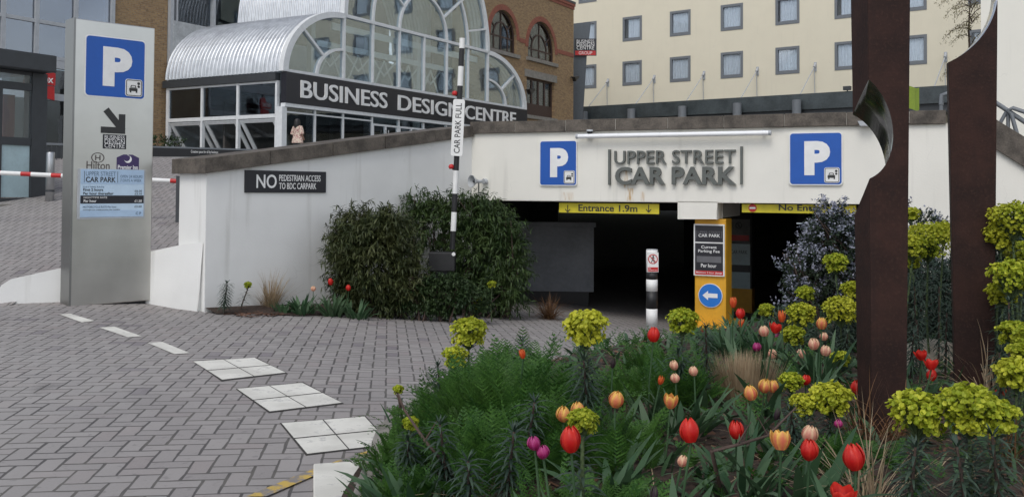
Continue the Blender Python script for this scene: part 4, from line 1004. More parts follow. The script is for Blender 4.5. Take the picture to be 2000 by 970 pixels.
for (x0, x1, z0, z1, arch) in wins:
    w_ = x1-x0; cx = (x0+x1)/2; fr = MB(); ya, yb = .16, .26; t_ = .11
    if arch:
        r_ = w_/2; zs2 = z1-r_
        MB().arc(cx, zs2, r_+.003, r_+.3, 0, math.pi, -.03, .1, 24).build('brick_arch', M['redbrick'], br)
        fr.arc(cx, zs2, r_-t_, r_-.002, 0, math.pi, ya, yb, 24); fr.arc(cx, zs2, r_*.52, r_*.52+.08, 0, math.pi, ya+.01, yb-.01, 18)
        for a in (35, 90, 145): fr.bar((cx+r_*.55*math.cos(R(a)), zs2+r_*.55*math.sin(R(a))), (cx+r_*.95*math.cos(R(a)), zs2+r_*.95*math.sin(R(a))), .07, ya+.014, yb-.014)
        fr.box(x0+.003, x0+t_, ya, yb, z0, zs2); fr.box(x1-t_, x1-.003, ya, yb, z0, zs2); fr.box(x0+t_+.002, x1-t_-.002, ya, yb, z0+.003, z0+t_); fr.box(cx-.05, cx+.05, ya+.017, yb-.017, z0+t_, zs2+r_*.9)
        for k in (-.52, .52): fr.box(cx+r_*k-.04, cx+r_*k+.04, ya+.02, yb-.02, z0+t_, zs2)
        fr.box(x0+t_, x1-t_, ya+.023, yb-.023, zs2-.05, zs2+.04)
    else:
        fr.box(x0+.003, x0+t_, ya, yb, z0, z1); fr.box(x1-t_, x1-.003, ya, yb, z0, z1); fr.box(x0+t_, x1-t_, ya+.003, yb-.003, z1-t_, z1-.003); fr.box(x0+t_, x1-t_, ya+.003, yb-.003, z0+.003, z0+(z1-z0)*.32)
        for k in (.27, .5, .73): fr.box(x0+w_*k-.07, x0+w_*k+.07, ya+.006, yb-.006, z0+.2, z1-t_)
        MB().box(x0-.25, x1+.25, -.06, .1, z1+.003, z1+.42).build('lintel', M['stone_grey'], br)
    f = fr.build('window', M['wood'], br); MB().box(x0+.02, x1-.02, .205, .212, z0+.03, z1-.02 if not arch else z1-.15).build('pane', M['glass_dark'], f)
    if not arch: MB().box(x0+.05, x1-.05, .3, .32, z0+.3, z1-.05).build('blind', M['curtain'], f)
    MB().box(x0-.2, x1+.2, -.14, .12, z0-.2, z0-.003).build('sill', M['stone_grey'], br)
for (px_, py_, nm, lab) in ((1027, 180, 'wall_lamp', 'dark wall lamp at the edge of glass hall, left of the lower brown window'), (1115, 155, 'wall_lamp', 'dark wall lamp on the brick corner beside the grey fin')):
    x0, z0 = BR.px(px_, py_); o = planeroot(nm, BR, x0, 0, z0); tag(o, lab, 'lamp')
    MB().box(-.03, .03, -.3, 0, .1, .15).build('bracket', M['dark_metal'], o); MB().plate([(-.3,.1),(.28,.22),(.32,.1),(-.12,-.16)], -.42, -.2).build('lamp_head', M['black'], o)

# grey fin with its plate
FN = Plane(*(at(1138, 150, 60).xy), 1, -.05)
fn = planeroot('grey_fin_pylon', FN); tag(fn, 'tall dark grey tapering fin standing between brick building and cream hotel', 'pylon')
fp = [FN.px(*p) for p in ((1120, 250), (1133, 250), (1146, 112), (1154, 43), (1121, 47))]; fp[0] = (fp[0][0], 2.5); fp[1] = (fp[1][0]-.06, 2.5)
MB().plate(fp, 0, .5).build('fin_panel', M['slate'], fn, bevel=.02)
fs_ = planeroot('projecting_sign', FN, 0, -.1); tag(fs_, 'square black projecting sign with red lower band on the grey fin', 'sign')
x0, zt = FN.px(1123, 76, -.1); x1, z0 = FN.px(1165, 109, -.1); H = zt-z0; zr_ = z0+H*.28
MB().box(x0, x1, -.06, .09, z0, zt).build('sign_box', M['dark_metal'], fs_)
logo(fs_, x0+.02, x1-.06, zr_+.03, zt-.03, -.062); o = MB().box(x0+.02, x1-.06, -.066, -.062, z0+.02, zr_).build('red_band', M['red'], fs_)
text('GROUP', x0+.25, x1-.28, z0+.07, zr_-.04, y=-.067).build('lettering', M['letter_white'], o)

# ================================================================== CREAM HOTEL
HO = Plane(7.7, 63.9, 1.316, -1)
ho_ = planeroot('cream_hotel', HO); tag(ho_, 'long cream rendered hotel block with grey square windows and net curtains', 'building')
ww, hh, spc = 1.46, 1.62, 3.66
rows_ = [8.87, 11.95, 15.03]; cols_ = [i*spc for i in range(-2, 8)]
ww0 = HO.x(1217, 60)
rects = [(ww0+c, z) for z in rows_ for c in cols_]
xs = sorted({-16.0, 30.0} | {r[0] for r in rects} | {r[0]+ww for r in rects}); zs_l = sorted({2.5, 19.0} | {z for z in rows_} | {z+hh for z in rows_})
mb = MB()
for a, b in zip(xs, xs[1:]):
    for c, d in zip(zs_l, zs_l[1:]):
        if any(abs(a-r[0]) < 1e-4 and abs(c-r[1]) < 1e-4 for r in rects): continue
        mb.quad((a, 0, c), (b, 0, c), (b, 0, d), (a, 0, d))
for x, z in rects:
    e_ = .28; X1, Z1 = x+ww, z+hh
    mb.quad((x,0,z),(x,e_,z),(x,e_,Z1),(x,0,Z1)); mb.quad((X1,0,z),(X1,0,Z1),(X1,e_,Z1),(X1,e_,z)); mb.quad((x,0,z),(X1,0,z),(X1,e_,z),(x,e_,z)); mb.quad((x,0,Z1),(x,e_,Z1),(X1,e_,Z1),(X1,0,Z1))
mb.box(-16, 30, .9, 1.1, 2.5, 19); mb.box(-16, 30, 0, 1.0, 19.01, 19.3)
mb.build('wall', M['stucco'], ho_)
for n, (x, z) in enumerate(rects):
    if z > 14 and x > 0: pass
    fr = MB(); t_ = .13; X1, Z1 = x+ww, z+hh
    fr.box(x-.03, x+t_, -.03, .1, z-.03, Z1+.03); fr.box(X1-t_, X1+.03, -.03, .1, z-.03, Z1+.03); fr.box(x+t_, X1-t_, -.028, .1, Z1-t_, Z1+.03); fr.box(x+t_, X1-t_, -.028, .1, z-.03, z+t_)
    fr.box(x+t_+.002, X1-t_-.002, .02, .09, z+t_+.002, z+t_+.06); 
    f = fr.build('window', M['slate'], ho_, 0); f.data.materials[0] = M['frame_grey'] if 'frame_grey' in M else M.setdefault('frame_grey', mat('mid_grey_frame', (.16,.175,.19), .5, var=.06))
    MB().box(x+.1, X1-.1, .06, .066, z+.1, Z1-.1).build('pane', M['glass_hotel'], f)
    cu = MB(); vs = []; nn = 40; ph = random.uniform(0, 6); op = random.choice((0, 0, 0, .25, .4)); 
    for q in range(nn+1):
        xx = x+.08+(ww-.16)*q/nn
        if op and q/nn < op*.5: continue
        vs.append((xx, .125+.025*math.sin(q*1.1+ph)+.012*math.sin(q*2.7), z+.05)); vs.append((xx, .125+.025*math.sin(q*1.1+ph), Z1-.04))
    cu.add(vs, [(2*i, 2*i+2, 2*i+3, 2*i+1) for i in range(len(vs)//2-1)], smooth=True); cu.build('curtain', M['curtain'], f)
# canopy on tie rods
zca, zcb = 7.25, 6.35; CYf = -2.6
mb = MB(); mb.box(-4.2, 30, CYf, -.01, zca-.12, zca); mb.box(-4.2, 30, CYf-.06, CYf-.003, zcb, zca+.02); mb.build('canopy', M['canopy'], ho_)
M['canopy_under'] = M['dark_metal']
MB().box(-4.2, 30, CYf+.1, -.02, 5.9, zca-.13).build('canopy_soffit', M['dark_metal'], ho_)
bpx = [1188, 1281, 1379, 1485, 1597]
for i in range(7):
    xb_ = HO.x(1188, 160)+i*spc; zb3 = 9.12; rd_ = MB()
    rd_.tube([(xb_, -.2, zb3), (xb_-.05, CYf+.1, zca)], .03, 6); rd_.tube([(xb_, -.2, zb3), (xb_, -.12, zca)], .022, 6); rd_.tube([(xb_, 0, zb3+.22), (xb_, -.24, zb3-.02)], .07, 8); rd_.box(xb_-.08, xb_+.08, -.05, -.003, zb3-.25, zb3+.3)
    rd_.build('tie_rod', M['grey_metal'], ho_)
cpx = (1186, 1270, 1376, 1490, 1606)
for i in range(6):
    xc = HO.x(1186, 220)+i*spc; MB().tube([(xc, CYf-.4, 2.5), (xc, CYf-.4, zca-.35)], .26, 16).build('column', M['frame_grey'], ho_)
x0, z0 = HO.px(1655, 182, -2.6); o = planeroot('canopy_floodlight', HO, x0, CYf, zca); tag(o, 'small dark floodlight on top of the hotel canopy left of the nearer brown pillar', 'floodlight')
MB().box(-.2, .2, -.15, .1, .08, .3).build('lamp_head', M['dark_metal'], o); MB().box(-.03, .03, -.03, .03, .022, .079).build('bracket', M['dark_metal'], o)
# pale building on the far right, with stair rail in front
PW = Plane(*(at(1917, 200, 22).xy), 1, -.12)
pw = planeroot('pale_building', PW); tag(pw, 'plain pale cream wall of a building rising behind the stair handrail', 'building')
mb = MB(); mb.add([(x, y, z) for z in (-1, 16) for x, y in ((0, 0), (14, 0), (20, 9), (5.6, 9))], ((3,2,1,0),(4,5,6,7),(0,1,5,4),(1,2,6,5),(2,3,7,6),(3,0,4,7))); mb.build('wall', M['pale_stucco'], pw)
MB().box(-.05, 14, -.1, -.003, 9.2, 9.35).build('ledge', M['pale_stucco'], pw)
hr = planeroot('stair_handrail', FA); tag(hr, 'grey tubular stair handrail sloping down to the right over dark coping', 'handrail')
hx = lambda px, py, off=.25: (lambda q: (q[0], off, q[1]))(FA.px(px, py, off))
mb = MB(); mb.tube([hx(1838, 205), hx(1840, 186), hx(1850, 183), hx(1885, 180), hx(1930, 191), hx(2040, 264), hx(2100, 300)], .034, 10); mb.build('top_rail', M['frame_grey'], hr)
mb = MB(); mb.tube([hx(1988, 268, .2), hx(1975, 222, .2), hx(1968, 216, .2), hx(1978, 211, .2), hx(2010, 222, .2), hx(2080, 262, .2)], .03, 10); mb.build('lower_rail', M['frame_grey'], hr)
for p, q in (((1951, 245), (1966, 218)), ((1969, 256), (1969, 220)), ((1838, 215), (1838, 200))):
    mb = MB(); mb.tube([hx(p[0], p[1]+14), hx(*p), hx(*q)], .026, 8); mb.build('rail_post', M['frame_grey'], hr)

# ================================================================== THINGS ON THE RAMP AND PLAZA
kp = at(80, 397, 20.0); KP = Plane(kp.x, kp.y, 9.2, 16)
ki = planeroot('ticket_kiosk', KP, 0, 0, kp.z); tag(ki, 'dark framed ticket kiosk with flat overhanging roof and frosted lower panels', 'kiosk')
kz = lambda py: KP.px(66, py)[1]-kp.z
x75, x62, xl = 0.0, KP.x(63, 300), KP.x(-80, 300)
fr = MB(); fr.box(x62-.02, x75+.1, 0, .3, -.1, kz(142)); fr.box(xl, x62-.03, .01, .12, -.1, kz(387)); fr.box(xl, x62-.03, .01, .14, kz(285), kz(270)); fr.box(xl, x62-.03, .01, .14, kz(178), kz(164)); fr.box(xl, x62-.03, .01, .14, kz(148), kz(142)); fr.box(KP.x(4,300)-.08, KP.x(4,300), .012, .1, kz(387), kz(270)); fr.box(KP.x(4,300)-.06,KP.x(4,300),.012,.1,kz(270),kz(178))
fr.box(x75-.1, x75+.099, 2.0, 2.2, -.1, kz(142)); fr.box(x75-.1, x75+.095, .31, 1.99, -.1, 1.0)
fr.build('frame', M['dark_metal'], ki)
MB().box(xl-.2, KP.x(92, 120), -.35, 2.5, kz(141), kz(108)).build('roof', M['slate'], ki, bevel=.02); ki.children[-1].data.materials[0] = M['dark_metal']
MB().box(xl, x62-.03, .05, .06, kz(385), kz(285)).build('frosted_panel', M['frosted'], ki)
MB().box(xl, x62-.03, .05, .06, kz(270), kz(178)).build('window_pane', M['glass'], ki); MB().box(xl, x62-.03, .05, .06, kz(164), kz(148)).build('transom_pane', M['glass'], ki)
MB().box(xl, x75, 2.22, 2.25, -.1, kz(142)).build('rear_panel', M['room_mid'], ki); MB().box(x62-.35, x62-.1, .5, .9, 0, kz(185)).build('inner_door', mat('dull_red_door', (.16,.05,.045), .6), ki)
ks = structure(MB().box(-9, 2.0, -.5, .9, -.3, .12).build('kiosk_kerb', M['stone_grey'], None, bevel=.02)); ks.location = KP.w(0, 0, kp.z-.12); ks.rotation_euler.z = KP.a
for px_, pt, pbm, Y, r_, lab in ((97, 297, 396, 19.4, .085, 'stainless steel post in front of the barrier pole, beside the kiosk'),):
    p = at(px_, pbm, Y); o = empty('steel_post', (p.x, p.y, p.z-.15)); tag(o, lab, 'post'); h_ = at(px_, pt, Y).z-p.z+.15
    MB().lathe([(0,0),(r_,0),(r_,h_-.02),(r_*.9,h_),(0,h_)], 20).build('post_body', M['post_steel'], o); MB().tube([(-.17,.25,0),(-.17,.25,h_+.05)], .05, 10).build('side_post', M['dark_metal'], o); MB().lathe([(r_+.004,.38),(r_+.004,.42)], 20).build('ring', M['dark_metal'], o)
# red and white barrier pole across the ramp
a3, b3 = at(-160, 330, 16.6), at(352, 354, 17.2); dv = b3-a3; bl = dv.length
bp_ = empty('ramp_barrier', b3); tag(bp_, 'long red and white banded barrier pole across the ramp behind the totem', 'barrier')
n_ = 26
ws, rs_ = MB(), MB()
for i in range(n_):
    p, q = a3+dv*(i/n_)-b3, a3+dv*((i+1)/n_)-b3
    if i % 3 == 1: MB().tube([p, q], .042, 12).build('red_band', M['red'], bp_)
    elif i % 3 == 2: MB().tube([p, a3+dv*(min(n_, i+2)/n_)-b3], .042, 12).build('white_band', M['paint_white'], bp_)
    elif i == 0: MB().tube([p, q], .042, 12).build('white_band', M['paint_white'], bp_)
pz = zr(0, b3.y)-b3.z-.1
MB().box(-.06, .06, -.05, .05, pz, .1).build('rest_post', M['dark_metal'], bp_)
# dark railing with a black banner along the hall
RP = Plane(*(at(262, 300, 27.5).xy), *((at(590, 290, 30.5)-at(262, 300, 27.5)).xy))
ri = planeroot('plaza_railing', RP); tag(ri, 'dark railing with a black lettered banner in front of the glass hall', 'railing')
zr0 = 2.3; zr1 = RP.px(420, 289)[1]
mb = MB(); mb.box(-9, RP.L, -.03, .03, zr1-.06, zr1); mb.build('top_rail', M['frame_grey'], ri)
mb = MB()
for i in range(int((RP.L+9)/.13)): mb.box(-9+i*.13, -9+i*.13+.02, -.01, .01, zr0-.6, zr1-.062)
mb.build('bars', M['dark_metal'], ri)
MB().box(0, RP.L*.72, -.05, -.032, zr1-.55, zr1-.05).build('banner', M['black'], ri); text('Creative space for all by business', RP.x(372, 290), RP.x(425, 290), zr1-.20, zr1-.09, y=-.055).build('lettering', M['letter_white'], ri)
MB().box(-9, 1.0, .3, .6, zr0-.9, zr1-.1).build('planter', M['dark_metal'], ri)
# woman by the glass
def skin_body(name, joints, edges, m, parent, sub=2):
    me = bpy.data.meshes.new(name); me.from_pydata([j[0] for j in joints], edges, []); o = bpy.data.objects.new(name, me); COL.objects.link(o)
    s = o.modifiers.new('skin', 'SKIN'); 
    for i, j in enumerate(joints): me.skin_vertices[0].data[i].radius = (j[1], j[2] if len(j) > 2 else j[1])
    me.skin_vertices[0].data[0].use_root = True
    u = o.modifiers.new('sub', 'SUBSURF'); u.levels = u.render_levels = sub
    dg = bpy.context.evaluated_depsgraph_get(); me2 = bpy.data.meshes.new_from_object(o.evaluated_get(dg)); bpy.data.objects.remove(o)
    me2.materials.clear(); me2.materials.append(m); me2.polygons.foreach_set('use_smooth', [True]*len(me2.polygons))
    o = bpy.data.objects.new(name, me2); COL.objects.link(o); o.parent = parent; return o
wp = at(581, 280, 31.8); pe = empty('person', (wp.x, wp.y, 2.5), R(-20)); zh = at(581, 234, 31.8).z-2.5; k = zh/1.65
tag(pe, 'dark haired woman in a cream and pink patterned top seen from behind by glass hall', 'person')
J = [((0,0,.95),.13,.11),((0,0,1.12),.115,.09),((0,.0,1.32),.15,.10),((0,0,1.42),.06,.055),((0,0,1.50),.075,.085),((0,-.01,1.60),.07,.08),
     ((.17,0,1.36),.05),((.23,.02,1.10),.042),((.20,-.12,.92),.032),((.19,-.17,.86),.03),((-.17,0,1.36),.05),((-.23,.02,1.10),.042),((-.20,-.12,.92),.032),((-.19,-.17,.86),.03),
     ((.09,0,.85),.09),((.10,0,.48),.06),((.10,.02,.08),.04),((.10,-.14,.03),.035),((-.09,0,.85),.09),((-.10,0,.48),.06),((-.10,.02,.08),.04),((-.10,-.14,.03),.035)]
J = [(tuple(c*k for c in j[0]),)+tuple(r*k for r in j[1:]) for j in J]
E = [(0,1),(1,2),(2,3),(3,4),(4,5),(2,6),(6,7),(7,8),(8,9),(2,10),(10,11),(11,12),(12,13),(0,14),(14,15),(15,16),(16,17),(0,18),(18,19),(19,20),(20,21)]
pe.rotation_euler.z = R(150)
skin_body('body', J, E, mat('light_skin', (.42,.25,.18), .6), pe)
tt = NT('patterned_cloth'); nn_ = tt.noise(22, 3); cc = tt.mix(tt.step(nn_, .5, .56), (.62,.52,.42), (.40,.20,.19)); tt.princ(cc, .85)
mb = MB(); prof = [(.26,.74),(.245,.86),(.20,1.0),(.185,1.12),(.205,1.26),(.20,1.37),(.10,1.44),(.07,1.46)]
vs = [[(r_*k*math.cos(a*math.pi/10), r_*k*.66*math.sin(a*math.pi/10), z*k) for a in range(20)] for r_, z in prof]
for i in range(len(vs)-1):
    for q in range(20): mb.add([vs[i][q], vs[i][(q+1)%20], vs[i+1][(q+1)%20], vs[i+1][q]], ((0,1,2,3),), smooth=True)
for s_ in (-1, 1): mb.tube([(s_*.16*k,0,1.38*k),(s_*.215*k,.01*k,1.24*k),(s_*.25*k,.02*k,1.08*k)], [.07*k,.075*k,.085*k], 12)
mb.build('blouse', tt.mat, pe)
mb = MB(); mb.lathe([(0,1.70*k),(.06*k,1.69*k),(.105*k,1.64*k),(.12*k,1.56*k),(.125*k,1.46*k),(.12*k,1.36*k),(.09*k,1.28*k),(0,1.27*k)], 18); o = mb.build('hair', mat('black_hair', (.012,.01,.01), .5), pe); o.location = (0, .03*k, 0)
mb = MB()
for s_ in (-1, 1): mb.tube([(s_*.09*k,0,.86*k),(s_*.10*k,0,.48*k),(s_*.10*k,.02*k,.1*k)], [.105*k,.075*k,.06*k], 12)
mb.build('trousers', M['dark_metal'], pe)
# lime banner behind the beam
p = at(1780, 190, 19.5); o = empty('lime_banner', (p.x, p.y, 2.5)); tag(o, 'narrow lime green flag seen between the two brown pillars above the coping', 'flag')
mb = MB(); vs = []
for i in range(9): vs.append((-.08+.16*0, 0, 0))
zt, z0 = at(1780, 170, 19.5).z-2.5, at(1780, 214, 19.5).z-2.5
g_ = [[(-.16+.34*i/6, .03*math.sin(i*1.3), z0+(zt-z0)*j/6+.03*math.sin(i)) for i in range(7)] for j in range(7)]
for j in range(6):
    for i in range(6): mb.add([g_[j][i], g_[j][i+1], g_[j+1][i+1], g_[j+1][i]], ((0,1,2,3),), smooth=True)
mb.build('cloth', mat('lime_cloth', (.21,.29,.03), .7), o); MB().tube([(-.18,0,-.1),(-.18,0,zt+.1)], .02, 8).build('pole', M['dark_metal'], o)

# ================================================================== TWO WEATHERED STEEL PILLARS
def pillar(name, label, base, side, ang, height, cut_c, cut_dir, cut_r, taper=0.0, mir='mirror'):
    r = empty(name, base, ang); tag(r, label, 'sculpture', 'weathered steel pillars in the flower bed')
    h = side/2; t = h*(1+taper)
    def mk(mb, nm): return mb
    mb = MB(); mb.add([(-h,-h,-.3),(h,-h,-.3),(h,h,-.3),(-h,h,-.3),(-t,-t,height),(t,-t,height),(t,t,height),(-t,t,height)], ((0,3,2,1),(4,5,6,7),(0,1,5,4),(1,2,6,5),(2,3,7,6),(3,0,4,7)))
    o = mb.build('steel_shaft', [M['rust'], M[mir]], r)
    bv = o.modifiers.new('bevel', 'BEVEL'); bv.width = .006; bv.segments = 2
    c = MB(); d = cut_dir.normalized(); n_ = 72; c.tube([cut_c-d*2, cut_c+d*2], cut_r, n_, smooth=True)
    c.m = [1]*len(c.f); co = c.build('cutter', [M['rust'], M[mir]], r)
    b = o.modifiers.new('bore', 'BOOLEAN'); b.object = co; b.solver = 'EXACT'; b.operation = 'DIFFERENCE'
    dg = bpy.context.evaluated_depsgraph_get(); me = bpy.data.meshes.new_from_object(o.evaluated_get(dg))
    o.modifiers.clear(); o.data = me; bpy.data.objects.remove(co)
    return r
Y1 = 5.3; bp1 = at(1722, 800, Y1); zb1 = zb(bp1.x, bp1.y); a1 = R(2)
inv = Matrix.Rotation(-a1, 3, 'Z')
cc = inv @ (at(1664, 250, Y1-.105) - Vector((bp1.x, bp1.y, zb1)))
pillar('steel_pillar', 'nearer rust brown steel pillar with a curved polished bite cut from its left edge', (bp1.x, bp1.y, zb1), 0.19, a1, 3.6, cc, inv @ Vector((.225, 1, -.92)), .225, .40, 'mirror_dark')
Y2 = 6.6; bp2 = at(1901, 760, Y2); zb2_ = zb(bp2.x, bp2.y); a2 = R(-23)
cc = Matrix.Rotation(-a2, 3, 'Z') @ (at(1789, -14, Y2-.16) - Vector((bp2.x, bp2.y, zb2_)))
pillar('steel_pillar', 'farther rust brown steel pillar at right with a scooped polished top', (bp2.x, bp2.y, zb2_), .238, a2, 4.0, cc, Matrix.Rotation(-a2, 3, 'Z') @ Vector((.36, 1, .07)), .535, .48)

# ================================================================== PLANTS
RND = random.Random(11)
U = RND.uniform
def blade(vs, fs, base, d, ln, wd, droop=.0, seg=3, tip=0.0, bulge=.45, m=None, twist=0.0, fold=.0):
    """one tapering leaf as a strip of quads that bends downwards"""
    d = Vector(d).normalized(); p = Vector(base); sd = d.cross(Vector((0, 0, 1)))
    if sd.length < .05: sd = Vector((math.cos(twist), math.sin(twist), 0))
    sd.normalize()
    if twist: sd = Matrix.Rotation(twist, 3, d) @ sd
    b = len(vs)
    for i in range(seg+1):
        k = i/seg; wv = wd*.5*(math.sin(math.pi*(k**.8*(1-.06)+.06))**.8*(1-tip*k) if i < seg else .02)
        if i == 0: wv = wd*.5*bulge
        vs.append(p - sd*wv); vs.append(p + sd*wv)
        d = (d + Vector((0, 0, -droop/seg))).normalized(); p = p + d*(ln/seg)
    for i in range(seg): q = b+2*i; fs.append((q, q+1, q+3, q+2))
def finish(name, mats, parent, vs, fs, smooth=False):
    mb = MB(); mb.add(vs, fs, smooth=smooth); return mb.build(name, mats, parent)
def rdir(up=0.0):
    a = U(0, 2*math.pi); z = U(-1, 1); s = math.sqrt(1-z*z); return (Vector((s*math.cos(a), s*math.sin(a), z))+Vector((0, 0, up))).normalized()

# ---- leafy shrubs ------------------------------------------------
def shrub(name, label, base, blobs, n, ln, wd, lm, flowers=None, group=None, droop=.8, shell=.55):
    r = empty(name, base); tag(r, label, 'shrub', group); vs = []; fs = []; fvs = []; ffs = []; tot = sum(b[3]*b[4]*b[5] for b in blobs)
    st = MB()
    for (cx, cy, cz, rx, ry, rz) in blobs:
        c = Vector((cx, cy, cz))
        m = int(n*rx*ry*rz/tot)
        sprays = max(6, m//16)
        for q in range(sprays):
            d = rdir(.15); nzv = .82+.34*noise.noise(d*2.3+c*3)+.12*noise.noise(d*7)
            k = (U(shell, 1.0)**.6)*nzv
            o = c+Vector((d.x*rx*k, d.y*ry*k, d.z*rz*k))
            if o.z < .02: continue
            out = (Vector((d.x, d.y, d.z*.6+.35))+rdir()*.55).normalized(); L = ln*U(2.2, 4.2)
            for s_ in range(16):
                t = s_/15; p = o+out*L*(t-.4)+Vector((0, 0, -.25*L*t*t)); ld = (out*.6+rdir()*.9+Vector((0, 0, -.25))).normalized()
                blade(vs, fs, p, ld, ln*U(.7, 1.3), wd*U(.8, 1.2), droop, 2, twist=U(-.9, .9))
            if flowers and d.z > -.3 and RND.random() < flowers[1]:
                for s_ in range(14):
                    p = o+out*L*U(.1, .75)+rdir()*.035; fd = rdir(.3); blade(fvs, ffs, p, fd, U(.022, .038), U(.018, .028), .1, 2, twist=U(-1, 1))
        for q in range(5): st.tube([(cx+U(-.1,.1), cy+U(-.1,.1), 0), (cx+U(-.5,.5)*rx, cy+U(-.5,.5)*ry, cz*.8), (cx+U(-.8,.8)*rx, cy+U(-.6,.6)*ry, cz+rz*U(.3,.7))], [.018, .012, .005], 5)
    finish('foliage', lm, r, vs, fs); st.build('stem', M['stem_brown'], r)
    if fvs: finish('blossom', flowers[0], r, fvs, ffs)
    return r
def sb(px, py, Y, rx, rz, ry=None): # blob from a pixel ellipse, relative to a base set later
    p = at(px, py, Y); k = Y/F; return [p.x, p.y, p.z, rx*k, (ry or rx)*k, rz*k]
def rel(bl, base): return [(b[0]-base[0], b[1]-base[1], b[2]-base[2], *b[3:]) for b in bl]
bl = [sb(730, 505, 13.1, 88, 110, 50), sb(700, 455, 13.5, 55, 60, 45), sb(765, 455, 13.3, 46, 55, 40), sb(688, 555, 13.2, 42, 55, 35), sb(790, 555, 13.2, 44, 60, 40), sb(672, 485, 13.3, 36, 55, 30), sb(730, 580, 13.2, 84, 40, 40)]
b0 = (bl[0][0], 13.4, zg(bl[0][0], 13.4)); shrub('bamboo_shrub', 'dense dark bamboo shrub against the white side wall, left of the striped barrier arm', b0, rel(bl, b0), 26000, .095, .020, M['bamboo'])
bl = [sb(940, 505, 14.7, 88, 120, 55), sb(845, 440, 14.9, 55, 65, 40), sb(815, 400, 14.9, 30, 44, 24), sb(880, 400, 14.9, 50, 34, 28), sb(940, 575, 14.3, 90, 45, 40), sb(925, 420, 14.7, 85, 48, 45), sb(985, 480, 14.5, 45, 75, 40), sb(995, 555, 14.4, 38, 52, 40), sb(880, 560, 14.9, 70, 70, 40)]
b0 = (bl[0][0], 14.5, zg(bl[0][0], 14.5)); shrub('bamboo_shrub', 'tall dark bamboo shrub behind the barrier arm, left of car park opening', b0, rel(bl, b0), 30000, .095, .020, M['bamboo_green'])
bl = [sb(868, 573, 13.2, 62, 48, 30), sb(915, 585, 13.2, 45, 30, 25), sb(820, 585, 13.1, 40, 30, 25)]
b0 = (bl[0][0], 13.2, zg(bl[0][0], 13.2)); shrub('low_shrub', 'low small leaved dark shrub in front of the barrier box, between two bamboo shrubs', b0, rel(bl, b0), 11000, .048, .02, M['box'])
bl = [sb(1625, 470, 10.6, 75, 90, 60), sb(1652, 450, 10.6, 50, 52, 50), sb(1585, 540, 10.5, 60, 65, 50), sb(1670, 560, 10.6, 80, 90, 60), sb(1790, 450, 10.6, 60, 50, 50), sb(1570, 590, 10.4, 50, 45, 40), sb(1560, 530, 10.6, 40, 60, 40), sb(1625, 455, 10.7, 40, 42, 40), sb(1780, 540, 10.7, 80, 80, 60), sb(1720, 480, 10.7, 70, 90, 60)]
b0 = (bl[0][0], 10.6, zb(bl[0][0], 10.6)); shrub('ceanothus_shrub', 'spreading shrub with greyish blue blossom behind the nearer brown pillar', b0, rel(bl, b0), 24000, .04, .017, M['ceanothus_leaf'], (M['ceanothus_flower'], .55), droop=.3)
bl = [sb(1800, 600, 8.6, 80, 70, 50), sb(1860, 570, 8.8, 60, 80, 50), sb(1790, 540, 8.9, 40, 40, 40)]
b0 = (bl[0][0], 8.6, zb(bl[0][0], 8.6)); shrub('dark_shrub', 'dark narrow leaved shrub filling the gap between the two brown pillars', b0, rel(bl, b0), 7000, .075, .014, M['euph_leaf'])
bl = [sb(1990, 560, 7.6, 70, 120, 60), sb(1960, 470, 7.8, 50, 60, 50), sb(2040, 460, 7.8, 60, 80, 50), sb(1985, 680, 7.4, 70, 60, 50)]
b0 = (bl[0][0], 7.6, zb(bl[0][0], 7.6)); shrub('dark_shrub', 'dark narrow leaved shrub behind the lime heads at the right edge', b0, rel(bl, b0), 10000, .08, .014, M['euph_leaf'])
bl = [sb(1610, 690, 8.6, 80, 45, 50), sb(1670, 650, 8.7, 50, 60, 40), sb(1540, 640, 9.4, 40, 40, 40)]
b0 = (bl[0][0], 8.6, zb(bl[0][0], 8.6)); shrub('dark_shrub', 'low dark narrow leaved shrub under the lime heads left of the nearer pillar', b0, rel(bl, b0), 5500, .07, .013, M['euph_leaf'])
# stray twig with blossom
# ---- grass-like tufts -------------------------------------------
def tuft(name, label, base, n, h, spread, wd, m, droop=.9, br=0.0, group=None, cat='grass clump', lean=(0, 0)):
    r = empty(name, base); tag(r, label, cat, group); vs = []; fs = []
    for i in range(n):
        a = U(0, 6.283); k = U(0, 1)**.7*spread; d = Vector((math.cos(a)*k+lean[0], math.sin(a)*k+lean[1], 1)); L = h*U(.55, 1.1)
        blade(vs, fs, (math.cos(a)*(.05*k+br*k)+U(-.05, .05), math.sin(a)*(.05*k+br*k)+U(-.05, .05), -.02), d, L, wd*U(.7, 1.3), droop*U(.4, 1.3), 5, bulge=.7)
    finish('blades', m, r, vs, fs); return r
def gp(px, py, Y, f=zg): p = at(px, py, Y); return (p.x, p.y, f(p.x, p.y))
tuft('straw_grass', 'straw coloured grass clump at the foot of white side wall', gp(528, 603, 12.9), 210, .62, .75, .007, M['straw'], .9)
tuft('russet_grass', 'russet brown grass clump beside the dark car park opening, right of the shrubs', gp(1072, 612, 15.0), 260, .50, .95, .008, M['russet'], 1.4)
